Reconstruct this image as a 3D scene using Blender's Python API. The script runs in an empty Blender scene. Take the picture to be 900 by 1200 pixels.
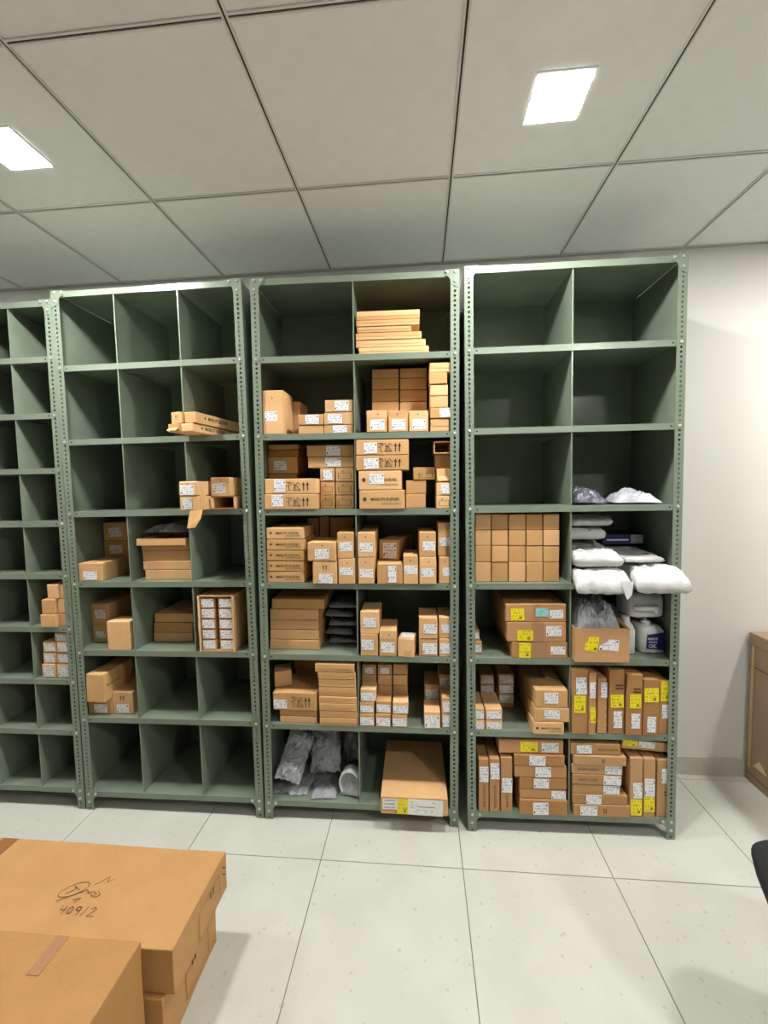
import bpy, bmesh, math, random
from mathutils import Vector, Matrix, noise
from math import pi, sin, cos, radians

scene = bpy.context.scene
col = scene.collection

# ------------------------------------------------------------------ camera, world, exposure
cam_data = bpy.data.cameras.new('camera')
cam_data.sensor_fit = 'HORIZONTAL'
cam_data.sensor_width = 36.0
cam_data.lens = 480.6 / 900 * 36.0
cam_data.shift_x = -(452.2 - 450) / 900
cam_data.shift_y = (598.6 - 600) / 900
cam_data.clip_start = 0.02
cam = bpy.data.objects.new('camera', cam_data)
col.objects.link(cam)
_r = Vector((0.9962474, 0.08493783, -0.01663379))
_u = Vector((0.0113642, 0.06215138, 0.99800203))
_f = Vector((-0.08580194, 0.99444596, -0.0609529))
_m = Matrix.Identity(4)
for _i in range(3):
    _m[_i][0], _m[_i][1], _m[_i][2] = _r[_i], _u[_i], -_f[_i]
_m[2][3] = 1.592
cam.matrix_world = _m
scene.camera = cam

world = bpy.data.worlds.new('world')
scene.world = world
world.use_nodes = True
world.node_tree.nodes['Background'].inputs[0].default_value = (0.9, 0.95, 1.0, 1)
world.node_tree.nodes['Background'].inputs[1].default_value = 0.05

scene.view_settings.view_transform = 'Standard'
scene.view_settings.look = 'None'
scene.view_settings.gamma = 1.0
scene.view_settings.use_curve_mapping = False
scene.view_settings.exposure = 0.0
LED_STRENGTH = 430.0

# ------------------------------------------------------------------ helpers
def new_mat(name):
    m = bpy.data.materials.new(name)
    m.use_nodes = True
    nt = m.node_tree
    return m, nt, nt.nodes['Principled BSDF']

def nd(nt, t, **kw):
    n = nt.nodes.new(t)
    for k, v in kw.items():
        setattr(n, k, v)
    return n

def mth(nt, op, a, b=None, c=None):
    n = nt.nodes.new('ShaderNodeMath'); n.operation = op
    for i, x in enumerate((a, b, c)):
        if x is None: continue
        if isinstance(x, (int, float)): n.inputs[i].default_value = x
        else: nt.links.new(x, n.inputs[i])
    return n.outputs[0]

def mixc(nt, fac, a, b):
    n = nt.nodes.new('ShaderNodeMix'); n.data_type = 'RGBA'
    for idx, x in ((0, fac), (6, a), (7, b)):
        if isinstance(x, (int, float)): n.inputs[idx].default_value = x
        elif isinstance(x, tuple): n.inputs[idx].default_value = (*x, 1)
        else: nt.links.new(x, n.inputs[idx])
    return n.outputs[2]

def noise_n(nt, vec, scale, detail=3, rough=.5):
    n = nt.nodes.new('ShaderNodeTexNoise')
    n.inputs['Scale'].default_value = scale
    n.inputs['Detail'].default_value = detail
    n.inputs['Roughness'].default_value = rough
    if vec is not None: nt.links.new(vec, n.inputs['Vector'])
    return n.outputs['Fac']

def bump(nt, bsdf, h, strength, dist=.002):
    b = nt.nodes.new('ShaderNodeBump')
    b.inputs['Strength'].default_value = strength
    b.inputs['Distance'].default_value = dist
    nt.links.new(h, b.inputs['Height'])
    nt.links.new(b.outputs['Normal'], bsdf.inputs['Normal'])

def coord(nt, which='Object'):
    return nt.nodes.new('ShaderNodeTexCoord').outputs[which]

def ramp(nt, fac, lo, hi):
    n = nt.nodes.new('ShaderNodeMapRange')
    nt.links.new(fac, n.inputs[0])
    n.inputs[1].default_value = lo; n.inputs[2].default_value = hi
    return n.outputs[0]

M = {}

def simple(name, c, rough=.5, metal=0, spec=.5):
    m, nt, b = new_mat(name)
    b.inputs['Base Color'].default_value = (*c, 1)
    b.inputs['Roughness'].default_value = rough
    b.inputs['Metallic'].default_value = metal
    b.inputs['Specular IOR Level'].default_value = spec
    M[name] = m
    return m

def cardboard(name, c, rough=.75):
    m, nt, b = new_mat(name)
    co = coord(nt)
    oi = nt.nodes.new('ShaderNodeObjectInfo')
    n1 = noise_n(nt, co, 9, 4)
    n2 = noise_n(nt, co, 160, 2)
    f = mth(nt, 'ADD', mth(nt, 'MULTIPLY', n1, .5), mth(nt, 'MULTIPLY', n2, .3))
    base = mixc(nt, ramp(nt, f, .2, .6), tuple(x * .86 for x in c), tuple(x * 1.1 for x in c))
    hsv = nt.nodes.new('ShaderNodeHueSaturation')
    nt.links.new(base, hsv.inputs['Color'])
    nt.links.new(mth(nt, 'MULTIPLY_ADD', oi.outputs['Random'], .34, .80), hsv.inputs['Value'])
    nt.links.new(mth(nt, 'MULTIPLY_ADD', oi.outputs['Random'], -.12, 1.05), hsv.inputs['Saturation'])
    nt.links.new(hsv.outputs[0], b.inputs['Base Color'])
    b.inputs['Roughness'].default_value = rough
    b.inputs['Specular IOR Level'].default_value = .3
    bump(nt, b, noise_n(nt, co, 40, 3), .12)
    M[name] = m

cardboard('kraft_a', (.70, .41, .18))
cardboard('kraft_b', (.61, .35, .15))
cardboard('kraft_c2', (.51, .265, .112))
cardboard('kraft_b2', (.53, .30, .135))
cardboard('kraft_pale', (.70, .47, .25))
cardboard('kraft_big', (.545, .295, .112), .6)
cardboard('kraft_grey', (.42, .29, .19), .6)

def paint():
    m, nt, b = new_mat('green_paint')
    co = coord(nt)
    n = noise_n(nt, co, 6, 3)
    base = mixc(nt, ramp(nt, n, .3, .7), (.175, .215, .165), (.205, .247, .192))
    nt.links.new(base, b.inputs['Base Color'])
    b.inputs['Roughness'].default_value = .22
    b.inputs['Specular IOR Level'].default_value = .5
    bump(nt, b, noise_n(nt, co, 350, 1), .06, .0006)
    M['green'] = m
paint()
simple('bolt_metal', (.55, .6, .53), .3, .6)
simple('hole_shade', (.01, .012, .01), .9)
simple('ink', (.035, .025, .02), .7)
simple('ink_soft', (.20, .105, .045), .8)
simple('tape', (.30, .135, .05), .25)
simple('tape_clear', (.40, .21, .11), .25)
simple('staple', (.3, .28, .25), .4, .8)
simple('white_plastic', (.80, .81, .82), .35)
simple('cap_white', (.85, .86, .86), .35)
simple('blue_label', (.012, .016, .16), .35)
simple('blue_box', (.02, .022, .12), .4)
simple('white_ink', (.75, .77, .8), .5)
simple('black_plastic', (.012, .013, .015), .55)
simple('black_fabric', (.010, .011, .012), .85)
simple('chrome', (.6, .6, .6), .2, 1)
simple('grey_part', (.22, .22, .23), .4)
simple('grey_rim', (.62, .63, .64), .3)

def white_poly():
    m, nt, b = new_mat('white_poly')
    co = coord(nt)
    n = noise_n(nt, co, 14, 5, .6)
    nt.links.new(mixc(nt, ramp(nt, n, .35, .7), (.56, .555, .535), (.64, .64, .63)), b.inputs['Base Color'])
    b.inputs['Roughness'].default_value = .32
    b.inputs['Subsurface Weight'].default_value = 0
    bump(nt, b, noise_n(nt, co, 22, 6, .6), .8, .012)
    M['white_poly'] = m
white_poly()

def film(name, tint, trans, rough=.12, scale=26, bstr=.9):
    """clear plastic film: see-through with sharp highlights"""
    m, nt, b = new_mat(name)
    co = coord(nt)
    out = nt.nodes['Material Output']
    b.inputs['Base Color'].default_value = (*tint, 1)
    b.inputs['Roughness'].default_value = rough
    b.inputs['Specular IOR Level'].default_value = 1.0
    bump(nt, b, noise_n(nt, co, scale, 5, .6), bstr, .01)
    tr = nt.nodes.new('ShaderNodeBsdfTransparent')
    mx = nt.nodes.new('ShaderNodeMixShader')
    n = noise_n(nt, co, scale * .5, 4, .6)
    nt.links.new(mth(nt, 'MULTIPLY_ADD', ramp(nt, n, .4, .65), -.35, trans + .15), mx.inputs[0])
    nt.links.new(b.outputs[0], mx.inputs[1])
    nt.links.new(tr.outputs[0], mx.inputs[2])
    nt.links.new(mx.outputs[0], out.inputs[0])
    M[name] = m
film('clear_film', (.52, .53, .56), .5, .18, 18, .7)
film('dark_film', (.10, .10, .13), .15)
film('grey_film', (.13, .13, .14), .0, .25)
film('silver_film', (.50, .52, .56), .15, .2, 30, .9)

def sticker_mat(name, bg, ink, rows, dense, redspot=False, block=None, rough=.4):
    m, nt, b = new_mat(name)
    g = coord(nt, 'Generated')
    oi = nt.nodes.new('ShaderNodeObjectInfo')
    s = nt.nodes.new('ShaderNodeSeparateXYZ'); nt.links.new(g, s.inputs[0])
    x, z = s.outputs[0], s.outputs[2]
    zr = mth(nt, 'MULTIPLY', z, rows)
    fl = mth(nt, 'FLOOR', zr); fr = mth(nt, 'FRACT', zr)
    inrow = mth(nt, 'MULTIPLY', mth(nt, 'GREATER_THAN', fr, .25), mth(nt, 'LESS_THAN', fr, .8))
    cv = nt.nodes.new('ShaderNodeCombineXYZ')
    nt.links.new(mth(nt, 'MULTIPLY', x, 9.0), cv.inputs[0])
    nt.links.new(mth(nt, 'MULTIPLY', fl, 5.37), cv.inputs[1])
    nt.links.new(mth(nt, 'MULTIPLY', oi.outputs['Random'], 40), cv.inputs[2])
    n = noise_n(nt, cv.outputs[0], 1.0, 2)
    txt = mth(nt, 'MULTIPLY', inrow, mth(nt, 'GREATER_THAN', n, dense))
    marg = mth(nt, 'MULTIPLY', mth(nt, 'MULTIPLY', mth(nt, 'GREATER_THAN', x, .08), mth(nt, 'LESS_THAN', x, .92)),
               mth(nt, 'MULTIPLY', mth(nt, 'GREATER_THAN', z, .1), mth(nt, 'LESS_THAN', z, .92)))
    txt = mth(nt, 'MULTIPLY', mth(nt, 'MULTIPLY', txt, marg), .55)
    c = mixc(nt, txt, bg, ink)
    def rect(x0, x1, z0, z1):
        return mth(nt, 'MULTIPLY', mth(nt, 'MULTIPLY', mth(nt, 'GREATER_THAN', x, x0), mth(nt, 'LESS_THAN', x, x1)),
                   mth(nt, 'MULTIPLY', mth(nt, 'GREATER_THAN', z, z0), mth(nt, 'LESS_THAN', z, z1)))
    if redspot:
        c = mixc(nt, rect(.86, .95, .72, .88), c, (.25, .05, .05))
        c = mixc(nt, rect(.04, .12, .12, .3), c, (.05, .07, .12))
    if block:
        c = mixc(nt, rect(*block), c, ink)
    nt.links.new(c, b.inputs['Base Color'])
    b.inputs['Roughness'].default_value = rough
    M[name] = m
sticker_mat('st_w', (.80, .80, .82), (.16, .17, .24), 5, .50, True)
sticker_mat('st_w2', (.78, .76, .76), (.2, .2, .22), 3, .42)
sticker_mat('st_w3', (.80, .80, .77), (.25, .25, .25), 8, .56, block=(.28, .78, .5, .56))
sticker_mat('st_y', (.85, .70, .012), (.20, .16, .01), 4, .52, block=(.62, .82, .12, .3))
sticker_mat('st_b', (.30, .62, .68), (.04, .16, .2), 4, .52)
sticker_mat('st_s', (.66, .66, .68), (.22, .22, .25), 4, .5, True, rough=.22)

def obj(name, bm, mat, parent=None, smooth=False, mats=None):
    me = bpy.data.meshes.new(name)
    bm.to_mesh(me); bm.free()
    if smooth:
        for p in me.polygons: p.use_smooth = True
    for mm in (mats or [mat]):
        me.materials.append(M[mm] if isinstance(mm, str) else mm)
    o = bpy.data.objects.new(name, me)
    col.objects.link(o)
    if parent is not None: o.parent = parent
    return o

def inst(name, me, parent=None):
    o = bpy.data.objects.new(name, me)
    col.objects.link(o)
    if parent is not None: o.parent = parent
    return o

def tag(o, label, cat, group=None):
    o['label'] = label; o['category'] = cat
    if group: o['group'] = group
    return o

def empty(name, loc=(0, 0, 0), rot=(0, 0, 0)):
    o = bpy.data.objects.new(name, None)
    o.empty_display_size = .05
    col.objects.link(o)
    o.location = loc; o.rotation_euler = rot
    return o

def bx(bm, x0, y0, z0, x1, y1, z1, mi=0):
    vs = [bm.verts.new(p) for p in ((x0, y0, z0), (x1, y0, z0), (x1, y1, z0), (x0, y1, z0),
                                    (x0, y0, z1), (x1, y0, z1), (x1, y1, z1), (x0, y1, z1))]
    fs = []
    for f in ((0, 3, 2, 1), (4, 5, 6, 7), (0, 1, 5, 4), (1, 2, 6, 5), (2, 3, 7, 6), (3, 0, 4, 7)):
        fc = bm.faces.new([vs[i] for i in f]); fc.material_index = mi; fs.append(fc)
    return vs, fs

def bevel(bm, off, seg=1):
    bmesh.ops.bevel(bm, geom=list(bm.edges), offset=off, segments=seg, profile=.5, affect='EDGES')

def cyl(bm, c, r, h, axis='z', n=12, r2=None, mi=0):
    r2 = r if r2 is None else r2
    a, b = [], []
    for i in range(n):
        t = 2 * pi * i / n
        p, q = cos(t), sin(t)
        if axis == 'z': A = (c[0] + r * p, c[1] + r * q, c[2]); B = (c[0] + r2 * p, c[1] + r2 * q, c[2] + h)
        elif axis == 'y': A = (c[0] + r * p, c[1], c[2] - r * q); B = (c[0] + r2 * p, c[1] + h, c[2] - r2 * q)
        else: A = (c[0], c[1] + r * p, c[2] + r * q); B = (c[0] + h, c[1] + r2 * p, c[2] + r2 * q)
        a.append(bm.verts.new(A)); b.append(bm.verts.new(B))
    for i in range(n):
        j = (i + 1) % n
        bm.faces.new((a[i], a[j], b[j], b[i])).material_index = mi
    bm.faces.new(a[::-1]).material_index = mi
    bm.faces.new(b).material_index = mi

def struct(o):
    o['kind'] = 'structure'
    return o

# ------------------------------------------------------------------ room
XL, XR, YB, YF, HC = -4.65, 3.4, 2.275, -4.2, 2.76
FX, FY = -1.0446, 1.6283          # a floor joint crossing
CX, CY = -1.6725, 1.6559          # a ceiling grid crossing
T = .6

def floor_mat():
    m, nt, b = new_mat('floor_tile')
    co = coord(nt); oi = nt.nodes.new('ShaderNodeObjectInfo')
    va = nt.nodes.new('ShaderNodeVectorMath'); va.operation = 'ADD'
    nt.links.new(co, va.inputs[0]); nt.links.new(oi.outputs['Location'], va.inputs[1])
    p = va.outputs[0]
    n1 = noise_n(nt, p, 5, 4)
    c = mixc(nt, ramp(nt, n1, .35, .65), (.555, .56, .50), (.60, .605, .545))
    vo = nt.nodes.new('ShaderNodeTexVoronoi'); vo.inputs['Scale'].default_value = 24
    nt.links.new(p, vo.inputs['Vector'])
    n2 = noise_n(nt, p, 30, 2)
    fleck = mth(nt, 'MULTIPLY', mth(nt, 'LESS_THAN', vo.outputs['Distance'], .17), mth(nt, 'GREATER_THAN', n2, .52))
    c = mixc(nt, mth(nt, 'MULTIPLY', fleck, .5), c, (.42, .40, .34))
    nt.links.new(c, b.inputs['Base Color'])
    b.inputs['Roughness'].default_value = .22
    b.inputs['Specular IOR Level'].default_value = .45
    M['floor_tile'] = m
floor_mat()
simple('grout', (.20, .19, .16), .9)

def wall_mat():
    m, nt, b = new_mat('wall_paint')
    co = coord(nt)
    c = mixc(nt, noise_n(nt, co, 3, 3), (.68, .67, .63), (.72, .71, .67))
    nt.links.new(c, b.inputs['Base Color'])
    b.inputs['Roughness'].default_value = .55
    bump(nt, b, noise_n(nt, co, 120, 2), .05)
    M['wall'] = m
wall_mat()

def ceil_mat():
    m, nt, b = new_mat('ceiling_tile')
    co = coord(nt)
    ch = nt.nodes.new('ShaderNodeTexChecker'); ch.inputs['Scale'].default_value = 18
    nt.links.new(co, ch.inputs['Vector'])
    n = noise_n(nt, co, 14, 4)
    f = mth(nt, 'ADD', mth(nt, 'MULTIPLY', ch.outputs['Fac'], .25), n)
    c = mixc(nt, ramp(nt, f, .3, .9), (.79, .795, .79), (.815, .82, .815))
    nt.links.new(c, b.inputs['Base Color'])
    b.inputs['Roughness'].default_value = .6
    b.inputs['Specular IOR Level'].default_value = .25
    bump(nt, b, noise_n(nt, co, 45, 4), .03)
    M['ceiling_tile'] = m
ceil_mat()
simple('tee_white', (.66, .66, .64), .4)
simple('slot_dark', (.03, .03, .03), .8)
simple('baseboard', (.50, .48, .42), .3)
simple('low_bounce_wall', (.30, .29, .27), .5)  # dark grey given to the unseen front wall so it bounces less light
simple('plenum', (.05, .05, .05), .9)

def slab(name, a, b_, mat):
    bm = bmesh.new(); bx(bm, *a, *b_)
    return struct(obj(name, bm, mat))

floor = slab('floor', (XL, YF, -.05), (XR, YB, -.003), 'grout')
ceiling = slab('ceiling', (XL, YF, HC + .02), (XR, YB, HC + .06), 'plenum')
slab('wall_back', (XL, YB, 0), (XR, YB + .1, HC + .06), 'wall')
slab('wall_front', (XL, YF - .1, 0), (XR, YF, HC + .06), 'low_bounce_wall')
slab('wall_left', (XL - .1, YF, 0), (XL, YB, HC + .06), 'wall')
slab('wall_right', (XR, YF, 0), (XR + .1, YB, HC + .06), 'wall')
slab('baseboard_back', (XL, YB - .012, 0), (XR, YB, .1), 'baseboard')
slab('baseboard_right', (XR - .012, YF, 0), (XR, YB - .012, .1), 'baseboard')
slab('baseboard_left', (XL, YF, 0), (XL + .012, YB - .012, .1), 'baseboard')
slab('baseboard_front', (XL + .012, YF, 0), (XR - .012, YF + .012, .1), 'baseboard')

cache = {}
def tile_mesh(key, w, d, z0, z1, mat, bev):
    if (key, round(w, 3), round(d, 3)) not in cache:
        bm = bmesh.new(); bx(bm, -w / 2, -d / 2, z0, w / 2, d / 2, z1)
        bevel(bm, bev)
        me = bpy.data.meshes.new(key); bm.to_mesh(me); bm.free(); me.materials.append(M[mat])
        cache[(key, round(w, 3), round(d, 3))] = me
    return cache[(key, round(w, 3), round(d, 3))]

def tile_field(key, parent, ox, oy, gap, z0, z1, mat, bev):
    def cuts(lo, hi, o):
        k = math.ceil((lo - o) / T + 1e-6)
        c = [lo]
        while o + k * T < hi - 1e-6:
            c.append(o + k * T); k += 1
        return c + [hi]
    xs, ys = cuts(XL, XR, ox), cuts(YF, YB, oy)
    for i in range(len(xs) - 1):
        for j in range(len(ys) - 1):
            w, d = xs[i + 1] - xs[i] - gap, ys[j + 1] - ys[j] - gap
            if w < .01 or d < .01: continue
            o = inst(key, tile_mesh(key, w, d, z0, z1, mat, bev), parent)
            o.location = ((xs[i] + xs[i + 1]) / 2, (ys[j] + ys[j + 1]) / 2, 0)
    return xs, ys
tile_field('floor_tile', floor, FX, FY, .0032, -.003, 0, 'floor_tile', .0006)
cxs, cys = tile_field('ceiling_tile', ceiling, CX, CY, .007, HC + .0045, HC + .018, 'ceiling_tile', .001)

def tee(length, along):
    """fine-line grid bar: two flanges with a dark slot between"""
    bm = bmesh.new()
    for s in (-1, 1):
        a, b_ = (.003, .0085) if s > 0 else (-.0085, -.003)
        if along == 'y': bx(bm, a, 0, HC, b_, length, HC + .004)
        else: bx(bm, 0, a, HC, length, b_, HC + .004)
    if along == 'y': bx(bm, -.003, 0, HC + .0032, .003, length, HC + .004, 1)
    else: bx(bm, 0, -.003, HC + .0032, length, .003, HC + .004, 1)
    me = bpy.data.meshes.new('tee_bar'); bm.to_mesh(me); bm.free()
    me.materials.append(M['tee_white']); me.materials.append(M['slot_dark'])
    return me
my = tee(YB - YF, 'y')
for x in cxs[1:-1]:
    o = inst('tee_bar', my, ceiling); o.location = (x, YF, 0)
xcache = {}
for y in cys[1:-1]:
    for i in range(len(cxs) - 1):
        L = round(cxs[i + 1] - cxs[i] - .016, 4)
        if L < .02: continue
        if L not in xcache: xcache[L] = tee(L, 'x')
        o = inst('tee_bar', xcache[L], ceiling); o.location = (cxs[i] + .008, y, 0)
bm = bmesh.new(); bx(bm, XL, YB - .016, HC, XR, YB, HC + .003)
struct(obj('trim_1', bm, 'tee_white'))

# ------------------------------------------------------------------ ceiling lights
def led_mat():
    m, nt, b = new_mat('led_diffuser')
    b.inputs['Base Color'].default_value = (.9, .9, .9, 1)
    b.inputs['Emission Color'].default_value = (1.0, .985, .95, 1)
    b.inputs['Emission Strength'].default_value = LED_STRENGTH
    M['led'] = m
led_mat()
simple('led_frame', (.8, .8, .78), .4)

def ceiling_light(x, y, label, group=None):
    t = empty('ceiling_light', (x, y, HC))
    tag(t, label, 'light', group)
    bm = bmesh.new(); s = .078
    bx(bm, -s, -s, -.004, s, s, .004); bevel(bm, .0015)
    obj('diffuser', bm, 'led', t)
    bm = bmesh.new()
    for a in ((-s - .007, -s - .007, s + .007, -s), (-s - .007, s, s + .007, s + .007), (-s - .007, -s, -s, s), (s, -s, s + .007, s)):
        bx(bm, a[0], a[1], -.003, a[2], a[3], .004)
    obj('frame', bm, 'led_frame', t)
ceiling_light(.428, 1.361, 'square glowing LED panel in the ceiling above the rightmost rack', 'ceiling LED panels')
ceiling_light(-1.385, 1.361, 'square glowing LED panel in the ceiling at the left edge', 'ceiling LED panels')
ceiling_light(2.228, 1.361, 'square LED ceiling panel beyond the right edge, above the tall carton', 'ceiling LED panels')
ceiling_light(-3.185, 1.361, 'square LED ceiling panel beyond the left edge, before the leftmost rack', 'ceiling LED panels')
ceiling_light(1.628, -.44, 'added unseen LED panel behind the camera, brightening right wall and racks', 'ceiling LED panels')  # unseen lamp added to brighten the right wall and rack fronts

# ------------------------------------------------------------------ racks
RACK = {1: (-2.6071, 1.818, .914, 0, -.003, .004), 2: (-1.6831, 1.821, .911, .0005, -.0063, .0046),
        3: (-.7637, 1.8233, .919, .0018, .0076, .0146), 4: (.1976, 1.8165, .908, -.0041, -.0015, .0143)}
SHELF = {1: [2.477, 2.222, 1.96, 1.70, 1.445, 1.19, .927, .663, .405, .106]}
for _i in (2, 3, 4): SHELF[_i] = [2.515, 2.177, 1.834, 1.493, 1.153, .815, .478, .095]
DIV = {1: [.2285, .457, .6855], 2: [.302, .6085], 3: [.458], 4: [.452]}
DEPTH = .425
PW = .038           # slotted angle flange width
MAT = {}
for _k, (x, y, w, rx, ry, rz) in RACK.items():
    MAT[_k] = Matrix.Translation((x, y, 0)) @ Matrix.Rotation(rz, 4, 'Z') @ Matrix.Rotation(ry, 4, 'Y') @ Matrix.Rotation(rx, 4, 'X')

def slotted_post(height, mirror):
    """L-shaped slotted angle; front flange pierced with a row of holes"""
    bm = bmesh.new()
    pitch = .02; n = int(height / pitch); pitch = height / n
    th = .002; cxh = PW * .5
    sgn = -1 if mirror else 1
    def V(x, y, z): return bm.verts.new((sgn * x, y, z))
    rh = .0053
    prev = None
    for k in range(n):
        z0, z1 = k * pitch, (k + 1) * pitch; zm = (z0 + z1) / 2
        outer = [(PW, z0), (PW, zm), (PW, z1), (cxh, z1), (0, z1), (0, zm), (0, z0), (cxh, z0)]
        ang = [-pi / 4 + i * pi / 4 for i in range(8)]
        of = [V(x, 0, z) for x, z in outer]
        inf = [V(cxh + rh * cos(a), 0, zm + rh * 1.05 * sin(a)) for a in ang]
        inb = [V(cxh + rh * cos(a), th, zm + rh * 1.05 * sin(a)) for a in ang]
        for i in range(8):
            j = (i + 1) % 8
            f = (of[i], of[j], inf[j], inf[i]); g = (inf[i], inf[j], inb[j], inb[i])
            if mirror: f, g = f[::-1], g[::-1]
            bm.faces.new(f); bm.faces.new(g)
    x0, x1 = (0, .002) if not mirror else (-.002, 0)
    bx(bm, x0, th, 0, x1, PW, height)
    xa, xb = (PW - .0005, PW) if not mirror else (-PW, -PW + .0005)
    bx(bm, xa, 0, 0, xb, th, height)
    bmesh.ops.remove_doubles(bm, verts=list(bm.verts), dist=1e-5)
    return bm

def gusset_bm():
    """corner plate with concave inner corner; local corner at origin, legs along +x and -z"""
    bm = bmesh.new()
    a, w, r = .062, .024, .026
    P = [(0, 0), (a, 0), (a, -w)]
    cxx, czz = PW + r, -w - r
    for i in range(7):
        t = pi / 2 + i * (pi / 2) / 6
        P.append((cxx + r * cos(t), czz + r * sin(t)))
    P += [(PW, -w - r - .008), (0, -w - r - .03)]
    f = [bm.verts.new((x, -.0016, z)) for x, z in P]
    b = [bm.verts.new((x, 0, z)) for x, z in P]
    bm.faces.new(f[::-1]); bm.faces.new(b)
    for i in range(len(P)):
        j = (i + 1) % len(P)
        bm.faces.new((f[i], f[j], b[j], b[i]))
    bmesh.ops.recalc_face_normals(bm, faces=list(bm.faces))
    return bm

_b = gusset_bm(); gusset_me = bpy.data.meshes.new('gusset_plate'); _b.to_mesh(gusset_me); _b.free(); gusset_me.materials.append(M['green'])
_b = bmesh.new(); cyl(_b, (0, 0, 0), .0068, -.0035, 'y', 10, .0062); cyl(_b, (0, -.0035, 0), .0062, -.0018, 'y', 10, .003)
bmesh.ops.recalc_face_normals(_b, faces=list(_b.faces))
bolt_me = bpy.data.meshes.new('bolt'); _b.to_mesh(bolt_me); _b.free(); bolt_me.materials.append(M['bolt_metal'])

RLAB = {1: 'green steel rack with narrow cells, cut off by the left edge', 2: 'green steel rack with three columns of mostly empty cells',
        3: 'green steel rack with two columns, packed with brown cartons', 4: 'green steel rack with empty upper cells and stickered cartons below, rightmost'}

def rack(k):
    x, y, w, rx, ry, rz = RACK[k]
    root = empty('storage_rack', (x, y, 0), (rx, ry, rz))
    tag(root, RLAB[k], 'rack', 'green storage racks')
    S = SHELF[k]; H = S[0] + .004
    for s in (0, 1):
        p = obj('post', slotted_post(H, s == 1), 'green', root); p.location = (w * s, 0, 0)
        bm = bmesh.new()
        if s == 0: bx(bm, 0, DEPTH - .002, 0, PW, DEPTH, H); bx(bm, 0, DEPTH - PW, 0, .002, DEPTH - .002, H)
        else: bx(bm, w - PW, DEPTH - .002, 0, w, DEPTH, H); bx(bm, w - .002, DEPTH - PW, 0, w, DEPTH - .002, H)
        obj('post', bm, 'green', root)
        bm = bmesh.new()
        if s == 0: bx(bm, .0022, .004, S[-1] - .02, .0032, DEPTH - .004, S[0] - .002)
        else: bx(bm, w - .0032, .004, S[-1] - .02, w - .0022, DEPTH - .004, S[0] - .002)
        obj('side_panel', bm, 'green', root)
    bm = bmesh.new(); bx(bm, .004, DEPTH - .0035, S[-1] - .02, w - .004, DEPTH - .0025, S[0] - .002)
    obj('back_panel', bm, 'green', root)
    for i, z in enumerate(S):
        bm = bmesh.new()
        lip = .027
        bx(bm, .0035, .0022, z - .0012, w - .0035, DEPTH - .004, z)
        bx(bm, .0035, .0022, z - lip, w - .0035, .0034, z - .0012)
        bx(bm, .0035, .0034, z - lip, w - .0035, .014, z - lip + .0012)
        bx(bm, .0035, DEPTH - .0052, z - lip, w - .0035, DEPTH - .004, z - .0012)
        if 0 < i < len(S) - 1:
            for xx in (PW + .013, w - PW - .013):
                cyl(bm, (xx, .0021, z - .013), .004, .0004, 'y', 8, None, 1)  # flat dark disc, the shade of a lip hole put into colour
        obj('shelf', bm, None, root, mats=['green', 'hole_shade'])
        if i > 0:
            zt = S[i - 1] - lip
            for u in DIV[k]:
                bm = bmesh.new()
                bx(bm, u - .0006, .008, z + .0003, u + .0006, DEPTH - .006, zt - .0003)
                bx(bm, u - .0028, .0055, z + .0003, u + .0028, .008, zt - .0003)
                d = obj('divider', bm, 'green', root)
        if 0 < i < len(S) - 1:
            for xx in (PW * .5, w - PW * .5):
                b = inst('bolt', bolt_me, root); b.location = (xx, 0, z - .012)
    for top in (1, 0):
        z = S[0] + .003 if top else S[-1] - .0 + .0
        for s in (0, 1):
            g = inst('gusset_plate', gusset_me, root)
            g.location = (w * s, -.0001, z); g.scale = (1 - 2 * s, 1, 1)
            for (bu, bz) in ((PW * .5, -.011), (PW * .5, -.05), (.054, -.011)):
                b = inst('bolt', bolt_me, root); b.location = (bu if s == 0 else w - bu, -.0017, z + bz)
    return root
for _k in (1, 2, 3, 4): rack(_k)

# ------------------------------------------------------------------ printing, stickers, cartons
def text_mesh(body, bold=False):
    key = ('txt', body, bold)
    if key in cache: return cache[key]
    cu = bpy.data.curves.new('text', 'FONT'); cu.body = body; cu.size = 1; cu.align_x = 'CENTER'
    cu.resolution_u = 2
    if bold: cu.offset = .018
    o = bpy.data.objects.new('text', cu); col.objects.link(o)
    dg = bpy.context.evaluated_depsgraph_get(); dg.update()
    me = bpy.data.meshes.new_from_object(o.evaluated_get(dg))
    col.objects.unlink(o); bpy.data.objects.remove(o)
    xs = [v.co.x for v in me.vertices]; ys = [v.co.y for v in me.vertices]
    w = max(xs) - min(xs); cx_, cy_ = (max(xs) + min(xs)) / 2, (max(ys) + min(ys)) / 2
    for v in me.vertices:
        X, Y = (v.co.x - cx_) / w, (v.co.y - cy_) / w
        v.co = (X, 0, Y)
    cache[key] = me
    return me

def with_mat(me, mat):
    key = ('wm', me.name, mat)
    if key not in cache:
        c = me.copy(); c.materials.clear(); c.materials.append(M[mat]); cache[key] = c
    return cache[key]

def strokes(lines, wid):
    bm = bmesh.new()
    for ln in lines:
        for (x0, z0), (x1, z1) in zip(ln[:-1], ln[1:]):
            dx, dz = x1 - x0, z1 - z0; l = math.hypot(dx, dz) or 1
            nx, nz = -dz / l * wid / 2, dx / l * wid / 2
            ex, ez = dx / l * wid / 3, dz / l * wid / 3
            v = [bm.verts.new(p) for p in ((x0 - ex - nx, 0, z0 - ez - nz), (x1 + ex - nx, 0, z1 + ez - nz), (x1 + ex + nx, 0, z1 + ez + nz), (x0 - ex + nx, 0, z0 - ez + nz))]
            bm.faces.new(v)
    return bm

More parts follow.
